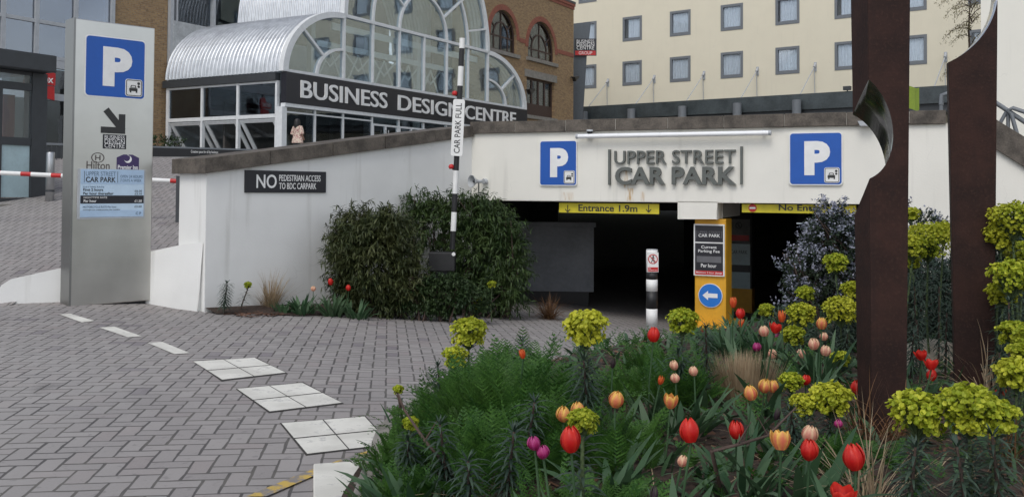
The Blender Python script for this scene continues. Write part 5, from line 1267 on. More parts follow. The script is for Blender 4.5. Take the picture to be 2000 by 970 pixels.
# ---- spurge (lime-headed plants) --------------------------------
def spurge(label, px, py, rpx, Y, base_off=(0, 0), leaves=70, headz=.8, base=None, grp='lime headed spurge plants', stemcol='stem', ground=zb, leaflen=.115, lone=False):
    hp = at(px, py, Y); bx, by = hp.x+base_off[0], hp.y+base_off[1]; bz_ = ground(bx, by)
    if base: bx, by, bz_ = base
    r = empty('spurge_plant', (bx, by, bz_)); tag(r, label, 'spurge', grp)
    R_ = rpx*1.04*Y/F; h = Vector((hp.x-bx, hp.y-by, hp.z-bz_)); hb = h-Vector((0, 0, R_*.9))
    if hb.z < .05: hb.z = .05
    mid = hb*.5+Vector((U(-.03, .03), U(-.03, .03), 0))
    st = MB(); st.tube([(0, 0, -.05), mid, hb, h-Vector((0, 0, R_*.2))], [.010, .009, .007, .005], 7); stalks = st
    vs = []; fs = []
    # bracts: cupped pairs spread over a domed head made of rays
    nray = max(18, int(24+R_*220)); lumps = []
    for i in range(nray):
        a = i*2.39996; k = math.sqrt((i+.5)/nray); lumps.append(Vector((math.cos(a)*k*R_*.88, math.sin(a)*k*R_*.88, R_*headz*(math.sqrt(max(0, 1-.85*k*k))-.25)*U(.85, 1.12))))
    for i in range(nray*3//4):
        a = U(0, 6.283); lumps.append(Vector((math.cos(a)*R_*U(.35,.8), math.sin(a)*R_*U(.35,.8), -R_*U(-.1, .55))))
    sc = max(.0075, min(.0112, R_*.11))
    for lp in lumps:
        st.tube([hb, h+lp*.85], .0025, 4, caps=False)
        nrm0 = (lp+Vector((0, 0, R_*.7))).normalized()
        for q in range(11):
            c = h+lp*U(.86, 1.06)+rdir(.2)*R_*.15; nr = (nrm0+rdir()*.7).normalized(); t = nr.orthogonal().normalized(); bt = nr.cross(t); rr_ = sc*U(.75, 1.25); b = len(vs)
            vs.append(c-nr*rr_*.35)
            for e_ in range(6): an = e_*math.pi/3; vs.append(c+(t*math.cos(an)+bt*math.sin(an))*rr_+nr*rr_*.15*(1 if e_ % 3 else -.4))
            for e_ in range(6): fs.append((b, b+1+e_, b+1+(e_+1) % 6))
    finish('flower_head', M['euph_head'], r, vs, fs)
    vs = []; fs = []; top = hb+Vector((0, 0, R_*.1))
    n_l = int(leaves)
    for i in range(n_l):
        k = .32+.68*(i/n_l); p = (mid*(2*k) if k < .5 else mid+(top-mid)*(2*k-1)); a = i*2.39996+U(-.3, .3)
        d = Vector((math.cos(a), math.sin(a), .25+.5*k)); blade(vs, fs, p, d, leaflen*U(.8, 1.25)*(1.1-.3*k), .0155*U(.8, 1.2), 1.1*(1.2-k*.6), 3)
    finish('leaves', M['euph_leaf'], r, vs, fs)
    stalks.build('stem', M[stemcol], r); return r
def whorl(label, px, py, Y, h, n=90, ll=.11, grp='dark leafy spurge shoots'):
    p = at(px, py, Y); b = (p.x, p.y, max(zb(p.x, p.y), p.z-h-.4) if inbed(p.x, p.y) else zg(p.x, p.y)); r = empty('leafy_shoot', b); tag(r, label, 'leafy shoot', grp); H = p.z-b[2]
    vs = []; fs = []; lean = Vector((U(-.06, .06), U(-.06, .06), 0))
    for i in range(n):
        k = 1-.75*(i/n)**.9; a = i*2.39996; q = lean*k+Vector((0, 0, H*k)); d = Vector((math.cos(a), math.sin(a), .9*k-.1)); blade(vs, fs, q, d, ll*U(.75, 1.2), .0125*U(.8, 1.2), 1.2, 3)
    for i in range(10): a = U(0, 6.28); blade(vs, fs, lean+Vector((0, 0, H*.99)), (math.cos(a)*.5, math.sin(a)*.5, 1), ll*.55, .01, .6, 3)
    finish('leaves', M['euph_leaf'], r, vs, fs); MB().tube([(0, 0, -.05), lean*.5+Vector((0, 0, H*.5)), lean+Vector((0, 0, H))], [.009, .008, .005], 7).build('stem', M['stem_brown'], r); return r
S = [
 ('lime headed spurge behind the ferny clump, the higher head of two over the paving', 916, 648, 37, 6.4, 60),
 ('smaller lime headed spurge low and left of the other one over the paving', 889, 696, 26, 6.1, 40),
 ('tall lime headed spurge with long leafy dark stem standing alone at the bed centre', 1145, 640, 45, 4.9, 120),
 ('lime headed spurge in front of the yellow post, beside the striped bollard base', 1333, 627, 32, 6.2, 95),
 ('lime spurge head touching two peach tulips above the large red tulip', 1138, 822, 32, 3.5, 50),
 ('large lime spurge at the foot of nearer pillar, its left head', 1792, 805, 55, 3.9, 80),
 ('largest lime spurge head in the right foreground, right of the nearer pillar foot', 1893, 798, 62, 3.8, 90),
 ('lime spurge head partly behind the largest foreground head, near right edge', 1950, 812, 40, 3.75, 60),
 ('lime spurge at the right edge, overlapping the farther pillar foot', 1985, 730, 40, 4.6, 60),
 ('broad lime spurge left of the nearer pillar, above the crossing dry stems', 1622, 778, 42, 4.9, 60),
 ('lime spurge left of the broad one beside the straw grass mound', 1568, 790, 28, 4.9, 40),
 ('small lime spurge beside the single dark bud right of the straw grass mound', 1545, 745, 24, 5.6, 45),
 ('round lime spurge in front of the blue blossom shrub, the highest there', 1632, 513, 25, 9.2, 50),
 ('lime spurge behind the orange red far tulips, left of the nearer pillar', 1565, 614, 30, 8.2, 50),
 ('small lime spurge above the far tulips against the blue blossom shrub', 1573, 572, 18, 8.8, 40),
 ('lime spurge close against the nearer pillar, lower right of the blue blossom', 1642, 606, 36, 8.0, 50),
 ('lime spurge half hidden behind the left edge of the nearer pillar', 1663, 566, 22, 8.3, 40),
 ('small lime spurge at the edge of the dark opening right of the yellow post', 1497, 605, 16, 9.6, 40),
 ('yellowish lime spurge among the far tulips below the larger green ones', 1550, 655, 24, 7.8, 40),
 ('little lime spurge beside the nearer pillar, below the peach tulips', 1641, 700, 20, 6.9, 40),
 ('broad lime spurge framed between the two brown pillars', 1812, 470, 46, 7.6, 110),
 ('small lime spurge at the top between two pillars beside white wall', 1781, 418, 17, 8.6, 40),
 ('dim lime spurge low between the pillars, below the broad one', 1783, 512, 16, 7.8, 30),
 ('tallest lime spurge at the right edge under the dark sloping coping', 1978, 430, 46, 6.3, 110),
 ('lime spurge at the right edge, middle of three stacked heads', 1975, 542, 46, 6.1, 100),
 ('lime spurge at right edge, lowest of the three stacked heads', 1982, 650, 32, 5.6, 70),
 ('lime spurge beside the tallest one at the right edge, touching the farther pillar', 1955, 462, 34, 6.4, 60),
 ('lime spurge at the very right edge behind the middle stacked head', 1997, 500, 38, 6.6, 60),
 ('lime spurge left of the middle stacked head, against the farther pillar', 1958, 575, 30, 6.3, 50),
 ('left part of the broad lime spurge mass between the two pillars', 1782, 482, 30, 7.4, 60),
 ('right part of the broad lime spurge mass between the two pillars', 1842, 455, 28, 7.7, 60),
 ('lime spurge low at the right edge, above the foreground heads', 1992, 690, 26, 5.3, 40),
 ('tiny lime spurge on a bare brown twig at the left tip of the bed', 778, 760, 10, 5.3, 14),
 ('small lime spurge low at the left end of the bed', 802, 826, 16, 4.7, 30),
]
for s_ in S: spurge(*s_[:5], leaves=s_[5], base_off=(U(-.04, .04), U(.0, .1)), stemcol='stem' if s_[3] > 12 else 'stem_brown')
spurge('small yellow green spurge sprig beside straw grass by the white side wall', 484, 556, 8, 12.45, base_off=(-.12, 0), leaves=30, ground=zg, stemcol='stem_brown')
spurge('small bright lime spurge in front of the right bamboo shrub', 961, 555, 9, 13.7, leaves=30, ground=zg)
spurge('pale green low spurge in front of the right bamboo shrub, below the bright one', 930, 592, 16, 13.4, leaves=40, ground=zg)
W_ = [(1155, 705, 4.9, 'dark whorled shoot under the tall lime head at the bed centre'), (1340, 690, 6.0, 'dark whorled shoot under the lime head before the yellow post'), (1383, 640, 6.4, 'dark upright shoot with reddish tip beside the yellow post base'),
 (985, 842, 3.9, 'dark drooping shoot at the front left of the ferny clump'), (880, 825, 4.3, 'dark shoot at the left front of the bed'), (1020, 790, 4.3, 'dark shoot standing in the middle of the ferny clump'), (920, 905, 3.8, 'grey green shoot at the bottom left of the bed'), (1770, 870, 3.6, 'dark shoot under the left foreground lime head'),
 (1900, 880, 3.5, 'dark shoot under the largest foreground lime head'), (1960, 850, 3.6, 'arching dark shoot at the bottom right edge'), (1790, 560, 7.4, 'dark shoot between the two pillars, left one'), (1832, 560, 7.5, 'dark shoot between the two pillars, right one'), (1800, 625, 7.0, 'bushy dark shoot low between the pillars behind the boulder'),
 (1845, 610, 6.9, 'dark shoot touching the left edge of the farther pillar'), (1775, 650, 6.9, 'dark shoot right beside the nearer pillar, above the boulder'), (1970, 590, 5.9, 'dark shoot at the right edge between stacked lime heads'), (1955, 690, 5.6, 'dark shoot right of the farther pillar foot'), (1650, 650, 7.9, 'dark shoot left of the nearer pillar among lime heads'), (1690, 880, 4.6, 'thin dark shoot in front of the nearer pillar foot'),
 (865, 712, 6.2, 'dark spiky shoot at the far left of the ferny clump'), (1010, 665, 6.3, 'dark feathery shoot rising behind the ferny clump'), (1555, 800, 4.8, 'grey green shoot under the broad lime spurge'), (800, 860, 4.6, 'dark shoot at the left tip of the bed')]
for i_, (px, py, Y, lab) in enumerate(W_): whorl(lab, px, py, Y - (.12 if i_ == 0 else 0), .45, n=170 if i_ < 2 else int(U(70, 120)), ll=.14 if i_ < 2 else .11)
p = gp(437, 580, 12.6); 
r = whorl('bushy blue green shoot at the foot of the side wall, nearest to the low wall', 437, 553, 12.15, .4, n=170, ll=.13)
# ---- feathery clumps --------------------------------------------
def frond(vs, fs, base, d, L, wmax, n=15, droop=.7):
    d = Vector(d).normalized(); p = Vector(base)
    for i in range(n+1):
        k = i/n; sd = d.cross(Vector((0, 0, 1)));
        if sd.length < .1: sd = Vector((1, 0, 0))
        sd.normalize(); up = sd.cross(d); wl = wmax*math.sin(math.pi*(.12+.85*k))**.8
        if i > 1:
            for s_ in (-1, 1):
                dd = (sd*s_+d*.75+up*U(-.1, .35)).normalized(); b = len(vs); t = d*.0045+up*.002
                tip = p+dd*wl; vs.extend([p-t, p+t, p+dd*wl*.6+t*.9, tip, p+dd*wl*.6-t*.9]); fs.append((b, b+1, b+2, b+3, b+4))
                for q in (.28, .52, .76):
                    c = p+dd*wl*q
                    for s2 in (-1, 1):
                        b = len(vs); e_ = (dd*.7+d*s2*.8).normalized()*wl*.42; vs.extend([c-dd*.0032, c+dd*.0032, c+e_]); fs.append((b, b+1, b+2))
        d = (d+Vector((0, 0, -droop/n))).normalized(); p = p+d*(L/n)
def fern_clump(label, base, n, L, rad, spread=.8, grp='feathery green clumps'):
    r = empty('feathery_plant', base); tag(r, label, 'leafy plant', grp); vs = []; fs = []
    for i in range(n):
        a = U(0, 6.283); k = math.sqrt(U(0, 1)); o = Vector((math.cos(a)*k*rad, math.sin(a)*k*rad, 0)); o.z = zb(base[0]+o.x, base[1]+o.y)-base[2] if inbed(base[0]+o.x, base[1]+o.y) else 0
        a2_ = a+U(-.9, .9); sp = spread*U(.2, 1.0)*(.4+.6*k); frond(vs, fs, o, (math.cos(a2_)*sp, math.sin(a2_)*sp, 1), L*U(.6, 1.1)*(1.1-.35*k), L*.17*U(.8, 1.2), droop=U(.5, 1.5))
    finish('fronds', M['fern'], r, vs, fs); return r
FC = [('bright feathery clump forming the left mound of the bed, its centre', (.02, 5.35), 150, .52, .50), ('feathery clump at the back of the left mound by the paving', (-.12, 6.1), 90, .40, .38), ('feathery clump at the front left of the mound', (-.08, 4.45), 80, .38, .34),
 ('feathery clump on the front right of the mound behind magenta tulips', (.34, 4.6), 90, .38, .38), ('feathery clump at the left end of the mound by the white kerb stone', (-.40, 5.3), 50, .32, .28), ('feathery clump behind the tall central lime spurge', (.95, 6.0), 80, .36, .32),
 ('feathery clump at the bottom centre under the large red tulip', (.30, 3.5), 40, .33, .36), ('feathery clump in front of the bollard, right of the tall spurge', (1.15, 6.8), 60, .34, .28), ('tall feathery sprig behind the left mound', (.08, 6.75), 36, .46, .18), ('feathery clump in the middle right of the bed among orange tulips', (1.55, 4.5), 24, .26, .34)]
FC.append(('small feathery clump spilling over the kerb at the left edge of the bed', (-.60, 5.0), 46, .24, .16))
FC.append(('small feathery clump at the bottom left corner above the white kerb stone', (-.52, 4.4), 40, .24, .14))
for lab, (x, y), n, L_, rad in FC: fern_clump(lab, (x, y, zb(x, y)), n, L_, rad)
# ---- straw mound, dry stems, tufts in the bed -------------------
x, y = at(1455, 780, 6.2).xy
tuft('straw_mound', 'dense straw coloured clipped grass mound in the middle of the bed', (x, y, zb(x, y)), 1500, .33, .42, .005, M['straw'], .1, br=.30)
for px, py, Y, n, h, lab in ((1688, 880, 5.0, 70, .42, 'long dry grass arching round the nearer pillar foot'), (1748, 880, 5.05, 62, .42, 'dark dry grass right of the nearer pillar foot'), (1930, 760, 6.3, 60, .6, 'sparse dry stalks in front of the farther pillar'), (1690, 960, 3.9, 90, .5, 'pale dry grass at the bottom under the big red tulip'), (1960, 800, 4.6, 70, .45, 'dry straw tuft at the right edge below lime heads')):
    x, y = at(px, py, Y).xy; tuft('dry_grass', lab, (x, y, zb(x, y)), n, h, 1.0, .006, M['straw'] if n not in (62, 70) else M['russet'], 1.3)
# ---- bare twigs -------------------------------------------------
for pts, Y, lab in (([(778, 768), (790, 800), (830, 860), (885, 925)], 4.6, 'bare brown forked twig at the left tip of the bed'), ([(1555, 795), (1500, 850), (1440, 868), (1390, 880)], 4.2, 'bare brown twig lying across the bed below orange tulips')):
    b = at(*pts[-1], Y); z_ = zb(b.x, b.y); o = empty('bare_twig', (b.x, b.y, z_)); tag(o, lab, 'twig'); q = [at(px, py, Y-.1*i)-Vector((b.x, b.y, z_)) for i, (px, py) in enumerate(pts)]
    q.append(Vector((.05, 0, -.03))); mb = MB(); mb.tube(q, [.004, .006, .008, .009, .009], 6); mb.tube([q[2], q[2]+Vector((.06, 0, .10))], [.005, .002], 5); mb.tube([q[1], q[1]+Vector((-.05, 0, .09))], [.004, .002], 5); mb.build('stem', M['stem_brown'], o)
# ---- boulder ----------------------------------------------------
p = at(1812, 742, 7.75); bm = bmesh.new(); bmesh.ops.create_icosphere(bm, subdivisions=4, radius=1)
for v in bm.verts:
    n_ = v.co.normalized(); k = 1+.22*noise.noise(n_*1.4+Vector((3, 1, 0)))+.07*noise.noise(n_*4)+.02*noise.noise(n_*12); v.co = Vector((n_.x*.42*k, n_.y*.30*k, n_.z*.28*k))
me = bpy.data.meshes.new('boulder'); bm.to_mesh(me); bm.free(); me.materials.append(M['stone']); me.polygons.foreach_set('use_smooth', [True]*len(me.polygons))
o = bpy.data.objects.new('boulder', me); COL.objects.link(o); o.location = (p.x, p.y, p.z+.03); tag(o, 'pale grey brown boulder lying between the two brown pillars', 'boulder')

# ---- tulips -----------------------------------------------------
def petals(kind, H=.068, Rm=.034, open_=0.0, nP=6, point=.0):
    vs = []; fs = []; ed = []; nu, nv = 6, 8
    for q in range(nP):
        inner = q % 2; flr = U(-.05, .22) if not inner else U(-.10, .08); a0 = q*2*math.pi/nP+U(-.08, .08); sc = .88 if inner else 1.0; hh_ = H*(1.03 if inner else U(.95, 1.02)); b = len(vs)
        for j in range(nv+1):
            v = j/nv; rad = Rm*sc*max(.10, math.sin(math.pi*(.13+(.80-.34*open_)*v))**.72); rad += open_*Rm*.35*v*v+Rm*flr*v*v; half = .66*(1-.45*v**8)*(.8+.2*min(1, v*4))*(1-.62*point*v*v)
            if j == nv: half = .24
            for i in range(nu+1):
                u = (i/nu)*2-1; a = a0+u*half; rr_ = rad*(1+.06*(1-u*u)*(1 if v > .2 else .3)); z = hh_*v-.004*u*u*(1 if v > .5 else 0); vs.append(Vector((rr_*math.cos(a), rr_*math.sin(a), z))); ed.append(min(1, max(0, U(-.10, .10)+.22*math.sin(u*9+q)*v+(abs(u)**1.5)*.75+max(0, v-.55)*1.5)))
        for j in range(nv):
            for i in range(nu): c = b+j*(nu+1)+i; fs.append((c, c+1, c+nu+2, c+nu+1))
    mb = MB(); mb.add(vs, fs, smooth=True); return mb, ed
def flower_mesh(kind, m, **kw):
    mb, ed = petals(kind, **kw); me = bpy.data.meshes.new('flower'); me.from_pydata([tuple(v) for v in mb.v], [], mb.f); me.materials.append(m); me.polygons.foreach_set('use_smooth', [True]*len(me.polygons))
    at_ = me.attributes.new('edge', 'FLOAT', 'POINT'); at_.data.foreach_set('value', ed); return me
FM = {'red': [flower_mesh('red', M['tul_red'], H=.080, Rm=.034) for _ in range(3)], 'redopen': [flower_mesh('red', M['tul_red'], open_=.75, H=.062) for _ in range(2)], 'flame': [flower_mesh('flame', M['tul_flame'], H=.073, Rm=.034) for _ in range(3)], 'flameopen': [flower_mesh('flame', M['tul_flame'], open_=.45, H=.07, Rm=.035)],
      'peach': [flower_mesh('peach', M['tul_peach'], H=.068, Rm=.033) for _ in range(3)], 'pink': [flower_mesh('pink', M['tul_pink'], H=.066) for _ in range(2)], 'orange': [flower_mesh('orange', M['tul_orange'], H=.078, Rm=.026, open_=.3, point=.9) for _ in range(2)], 'bud': [flower_mesh('bud', M['tul_bud'], H=.07, Rm=.018, point=.4)]}
def strapleaf(vs, fs, base, d, L, wd, droop):
    blade(vs, fs, base, d, L, wd, droop, 6, bulge=.5, twist=U(-.5, .5))
def tulip(label, kind, px, py, rpx, ground=zb, Y=None, grp=None):
    Y = Y or min(10.5, max(2.75, .034*F/rpx*(.7 if kind == 'bud' else .85 if kind == 'orange' else 1.0))); hp = at(px, py, Y); me = RND.choice(FM[kind]); fh = .035
    lx, ly = U(-.05, .05), U(-.02, .1); bx, by = hp.x+lx, hp.y+ly; bz_ = ground(bx, by)
    r = empty('tulip', (bx, by, bz_)); tag(r, label, 'tulip', grp or {'red': 'red tulips', 'redopen': 'red tulips', 'flame': 'orange and peach tulips', 'flameopen': 'orange and peach tulips', 'peach': 'orange and peach tulips', 'pink': 'magenta tulips', 'orange': 'small orange red tulips', 'bud': 'dark tulip buds'}[kind])
    top = Vector((hp.x-bx, hp.y-by, hp.z-fh-bz_))
    fl = bpy.data.objects.new('flower', me); COL.objects.link(fl); fl.parent = r; fl.location = top; fl.rotation_euler = (U(-.2, .2), U(-.2, .2), U(0, 6.28)); k = rpx*Y/F/.034/(.53 if kind == 'bud' else .80 if kind == 'orange' else 1.12 if 'open' in kind else 1.0); fl.scale = (k, k, k*U(.96, 1.06))
    MB().tube([(0, 0, -.03), top*.5+Vector((U(-.02, .02), 0, 0)), top+Vector((0, 0, .004))], [.0055, .005, .0045], 7).build('stem', M['strap'], r)
    vs = []; fs = []; hL = max(.16, min(.36, top.z*.75))
    for i in range(3):
        a = U(0, 6.283); strapleaf(vs, fs, (math.cos(a)*.008, math.sin(a)*.008, .0), (math.cos(a)*.45, math.sin(a)*.45, 1), hL*U(.7, 1.1), U(.035, .06), U(.3, 1.0))
    finish('leaves', M['strap'], r, vs, fs, True)
TL = [
 ('large red tulip right below the lime spurge head and two peach tulips', 'red', 1116, 861, 19.5), ('large round red tulip standing alone at the middle front of the bed', 'red', 1350, 843, 19), ('narrow upright red tulip left of the frilled orange tulip', 'red', 1438, 840, 14),
 ('red tulip directly underneath a peach tulip, left of the nearer pillar', 'red', 1580, 878, 17), ('big red tulip in front of the nearer pillar foot', 'red', 1671, 895, 20.5), ('wide open red tulip cut off by the bottom edge', 'redopen', 1645, 966, 23),
 ('red tulip on a tall stem in front of the striped bollard foot', 'red', 1276, 655, 11.5), ('left one of two touching red tulips above the straw mound', 'red', 1430, 727, 9.5), ('right one of two touching red tulips above the straw mound', 'red', 1448, 730, 9.5),
 ('topmost of three red tulips in front of the boulder', 'redopen', 1801, 691, 11), ('middle one of three red tulips in front of the boulder', 'redopen', 1819, 709, 12), ('lowest and darkest of three red tulips in front of boulder', 'red', 1818, 733, 9.5),
 ('red tulip touching the left side of the nearer pillar', 'red', 1674, 757, 11), ('round red tulip against the yellow post', 'red', 1446, 613, 8.5), ('pointed orange red tulip standing highest against the yellow post', 'orange', 1432, 592, 7), ('small orange tulip just below the round red one at the yellow post', 'orange', 1447, 632, 5.5), ('tiny orange tulip lowest beside the yellow post kerb', 'orange', 1435, 646, 4.5),
 ('pointed orange red tulip highest in the far cluster before the lime spurge', 'orange', 1527, 619, 7.5), ('wide open red tulip of the far cluster beside a peach one', 'redopen', 1513, 638, 11), ('small red tulip on the right rim of the far cluster', 'red', 1538, 641, 5), ('small orange tulip in front of yellowish lime spurge', 'orange', 1553, 648, 6), ('small red tulip below the far cluster beside yellowish spurge', 'red', 1540, 658, 4.5),
 ('magenta tulip under the wide open red tulip of the far cluster', 'pink', 1519, 655, 6.5), ('lone magenta tulip left of the far tulip cluster', 'pink', 1478, 676, 8.5),
 ('peach tulip left of the open red tulip in the far cluster', 'peach', 1493, 646, 10), ('peach and red striped tulip over the back of the straw mound', 'peach', 1510, 690, 8.5), ('peach tulip with closed bloom, lone between striped one and taller ones', 'peach', 1565, 690, 8.5), ('tall pale peach tulip, largest of the group left of nearer pillar', 'peach', 1590, 671, 10.5), ('wide peach tulip at right of the tallest pale one', 'peach', 1611, 684, 10), ('small peach tulip above the wide one, left of nearer pillar', 'peach', 1609, 656, 8), ('orange yellow tulip at the top of the group left of nearer pillar', 'flame', 1605, 632, 10),
 ('orange yellow tulip standing alone right of the tall central spurge', 'flame', 1201, 779, 14.5), ('orange tulip with a folded petal, right of the lone orange one', 'flameopen', 1309, 782, 13.5), ('left one of two peach tulips behind the lime head and large red tulip', 'flame', 1101, 807, 14), ('right one of two peach tulips half behind the lime head', 'flame', 1131, 799, 13.5),
 ('yellow orange tulip lowest of three in front of the straw mound', 'flame', 1468, 767, 13), ('yellow orange tulip in the middle of three beside the straw mound', 'flame', 1492, 752, 12), ('yellow orange tulip rightmost of three beside the straw mound', 'flame', 1511, 754, 11), ('frilled yellow orange tulip wide open at the front, right of the narrow red tulip', 'flameopen', 1525, 858, 19), ('peach tulip directly above a red one near the nearer pillar', 'peach', 1578, 846, 15.5), ('small peach tulip low under the large round red tulip', 'peach', 1331, 891, 10.5),
 ('pale peach tulip in the small group under the spurge before the yellow post, topmost left', 'peach', 1318, 709, 8.5), ('striped peach tulip lowest left under the spurge before the yellow post', 'peach', 1320, 734, 9), ('striped peach tulip right under the spurge before the yellow post', 'peach', 1356, 721, 9), ('peach pink tulip at the right side of the nearer pillar before boulder', 'peach', 1770, 716, 8),
 ('magenta tulip, upper left one of a pair at the front of ferny clump', 'pink', 1045, 857, 13), ('magenta tulip, lower right one of a pair at the front of ferny clump', 'pink', 1061, 874, 13), ('tiny orange tulip between the lone orange tulip and straw mound', 'orange', 1289, 737, 6), ('small red tulip beside the small lime spurge right of straw mound', 'red', 1573, 739, 8.5), ('small magenta tulip at the left foot of the farther pillar', 'pink', 1861, 757, 6), ('red tulip half hidden behind the right foreground lime head', 'redopen', 1957, 766, 10), ('small red tulip tucked into the back of the ferny clump', 'orange', 1022, 687, 6), ('pink tulip beside the left edge of the farther pillar', 'peach', 1849, 567, 6),
 ('dark purple closed bud right of the tall central spurge', 'bud', 1196, 705, 5), ('dark purple closed bud at the bottom edge below the round red tulip', 'bud', 1277, 958, 8), ('grey closed bud right of the three yellow orange tulips', 'bud', 1515, 805, 6), ('small crimson tulip left of the nearer pillar below broad spurge', 'pink', 1637, 819, 8), ('orange tulip tucked under the lime head before yellow post', 'orange', 1341, 655, 5), ('small red tulip at left edge of the yellow post kerb', 'red', 1371, 647, 6),
]
NEAR = {1045: 3.3, 1061: 3.3, 1318: 5.3, 1320: 5.2, 1356: 5.3, 1331: 3.5, 1289: 5.0, 1277: 3.1, 1022: 5.2, 1573: 5.6, 1515: 4.6, 1637: 4.4, 1196: 4.9}
for t_ in TL: tulip(*t_, Y=NEAR.get(t_[2]))
tulip('left one of two red tulips at the foot of the bamboo shrub by the wall', 'red', 646, 551, 5.2, zg, 12.6); tulip('right one of two red tulips at the foot of the bamboo shrub by the wall', 'red', 681, 562, 4.8, zg, 12.6); tulip('faded pink tulip left of the two red ones by the wall', 'peach', 612, 563, 5, zg, 12.7)
# ---- strap leaved clumps and ground cover -----------------------
def strapclump(label, base, n, h, m='strap', grp='strap leaved clumps'):
    r = empty('leaf_clump', base); tag(r, label, 'leafy plant', grp); vs = []; fs = []
    for i in range(n):
        a = U(0, 6.283); k = U(0, 1)*.13; strapleaf(vs, fs, (math.cos(a)*k, math.sin(a)*k, -.01), (math.cos(a)*U(.2, .8), math.sin(a)*U(.2, .8), 1), h*U(.6, 1.1), U(.028, .055), U(.3, 1.3))
    finish('leaves', M[m], r, vs, fs, True); return r
for px, py, Y, n, h, lab in ((590, 600, 12.6, 40, .34, 'green leaf clump between straw grass and bamboo shrub'), (650, 603, 12.7, 45, .38, 'strap leaf clump below the two red tulips by the wall'), (555, 603, 12.6, 26, .22, 'low leaf clump right beside the straw grass at the wall'), (700, 604, 12.6, 34, .30, 'strap leaf clump at the foot of the left bamboo shrub')):
    strapclump(lab, gp(px, py, Y), n, h)
for px, py, Y, n, h, lab in ((775, 880, 4.7, 20, .24, 'low leaf clump spilling over the kerb at the left tip of the bed'), (770, 950, 4.25, 18, .28, 'leaf clump hanging over the white kerb stone corner'), (790, 830, 5.3, 20, .24, 'leaf clump at the left tip under the bare twig'), (820, 930, 4.15, 12, .36, 'broad leaf clump at the bottom left corner of the bed'), (1420, 660, 8.3, 50, .42, 'grassy leaf clump before the yellow post kerb'), (1500, 680, 7.9, 60, .40, 'leaf clump under the far tulip cluster'), (1600, 720, 6.9, 45, .40, 'leaf clump under the peach tulips left of nearer pillar'), (1560, 930, 3.9, 22, .40, 'broad leaf clump under the frilled orange tulip'), (1450, 900, 4.1, 20, .36, 'broad leaf clump under the narrow red tulip'), (1330, 780, 5.2, 26, .36, 'leaf clump under the folded orange tulip'), (1660, 960, 3.5, 16, .34, 'broad leaf clump below the big red tulip'), (1190, 880, 4.0, 22, .34, 'leaf clump beside the large red tulip'), (1330, 800, 6.1, 30, .4, 'leaf clump under the striped peach tulips')):
    x, y = at(px, py, Y).xy; strapclump(lab, (x, y, zb(x, y)), n, h)
vs = []; fs = []; v2 = []; f2 = []; v3 = []; f3 = []
cnt = 0
while cnt < 6800:
    x, y = U(-.9, 6.5), U(2.6, 12.6)
    if not inbed(x, y, .06) or x > .62*y+.6: continue
    dns = noise.noise(Vector((x*1.7, y*1.7, 5)))
    if dns < -.22 and RND.random() < .75: continue
    cnt += 1; z = zb(x, y); a = U(0, 6.283); k = U(.3, 1.1); q = RND.random(); d = (math.cos(a)*k, math.sin(a)*k, 1)
    fr_ = .42 if x < .35 else .16
    if q < .62-fr_*.5: blade(vs, fs, (x, y, z), d, U(.10, .26), U(.010, .040), U(.5, 1.6), 4, bulge=.5, twist=U(-.6, .6))
    elif q < .62+fr_*.5: frond(v2, f2, (x, y, z), d, U(.12, .28), U(.03, .055), 8, U(.5, 1.3))
    else: blade(v3, f3, (x, y, z), (math.cos(a)*1.3, math.sin(a)*1.3, .8), U(.15, .42), .006, U(.8, 2.0), 4)
for nm, m, v_, f_ in (('undergrowth_leaves', 'strap', vs, fs), ('undergrowth_fronds', 'fern', v2, f2), ('undergrowth_straw', 'straw', v3, f3)):
    o = finish(nm, M[m], None, v_, f_); tag(o, None, None, None, 'stuff')
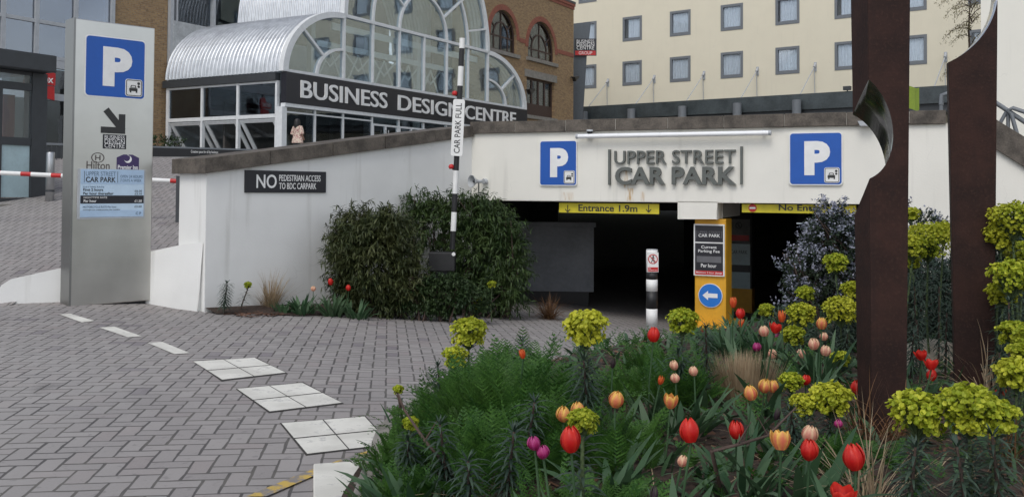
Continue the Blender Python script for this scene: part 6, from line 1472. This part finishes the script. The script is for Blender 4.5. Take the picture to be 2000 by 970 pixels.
# mulch chips along the wall foot and in the bed
vs = []; fs = []
for i in range(4000):
    if i < 1500: k = U(.02, .95); p_ = WL.w(5.25*k, -U(.0, .75)); x, y, z = p_.x, p_.y, zg(p_.x, p_.y)+.01
    else:
        x, y = U(-.8, 6), U(2.8, 11)
        if not inbed(x, y, .05): continue
        z = zb(x, y)+.012
    a = U(0, 6.28); L_, w_ = U(.015, .05), U(.006, .016); d = Vector((math.cos(a), math.sin(a), U(-.3, .3)))*L_; s_ = Vector((-math.sin(a), math.cos(a), U(-.4, .4)))*w_; c = Vector((x, y, z+U(0, .012))); b = len(vs); vs += [c-d-s_, c+d-s_, c+d+s_, c-d+s_]; fs.append((b, b+1, b+2, b+3))
M['chip'] = leafmat('bark_chip', (.045, .022, .014), (.15, .08, .05), .0, .9)
tag(finish('bark_chips', M['chip'], None, vs, fs), None, None, None, 'stuff')
sbd = MB(); pts = [WL.w(-.0, -.02)] + [WL.w(5.2*k/12, -.62-.25*math.sin(k*.5)+(.35 if k < 2 else 0)) for k in range(0, 13)] + [WL.w(5.2, -.02)]
n = len(pts); top = []
for k in range(13):
    a, b = WL.w(5.2*k/12, -.0), pts[1+k]; top.append((a, b))
for (a, b), (c, d) in zip(top, top[1:]): sbd.quad(*[(p.x, p.y, zg(p.x, p.y)+.012+h_) for p, h_ in ((b, 0), (d, 0), (c, .05), (a, .05))])
structure(sbd.build('wall_bed', M['soil']))
# ---- thin tree behind the farther pillar ------------------------
p = at(1898, 190, 34); tb = (p.x, p.y, 2.5); tr = empty('slender_tree', tb); tag(tr, 'slender weeping tree with sparse olive leaves in front of the cream hotel', 'tree')
tk = MB(); H_ = at(1898, -30, 34).z-2.5; tk.tube([(0,0,-.2),(.03,0,H_*.4),(-.05,.1,H_*.75),(.05,.1,H_)], [.07,.055,.035,.012], 8); vs = []; fs = []
for i in range(48):
    h_ = H_*U(.45, 1.0); a = U(0, 6.283); L_ = U(.5, 1.25); pr = Vector((0, 0, h_)); d = Vector((math.cos(a)-.55, math.sin(a)*.7, .7)).normalized(); pts = [pr.copy()]
    for q in range(7):
        pr = pr+d*L_/6; d = (d+Vector((0, 0, -.30))).normalized(); pts.append(pr.copy())
        for s_ in range(9): blade(vs, fs, pr+rdir()*.09, rdir(-.4), U(.06, .11), .03, .4, 2, twist=U(-1, 1))
    tk.tube(pts, [.018-.002*q for q in range(8)], 5)
tk.build('trunk', M['stem_brown'], tr); finish('crown', M['treeleaf'], tr, vs, fs)
p = at(310, 281, 31); bl = [(0, 0, .35, .55, .4, .35), (.5, .1, .3, .4, .35, .3)]; shrub('planter_shrub', 'small olive shrub behind the dark railing at the corner of the glass hall', (p.x, p.y, p.z-.3), bl, 900, .09, .035, M['box'])
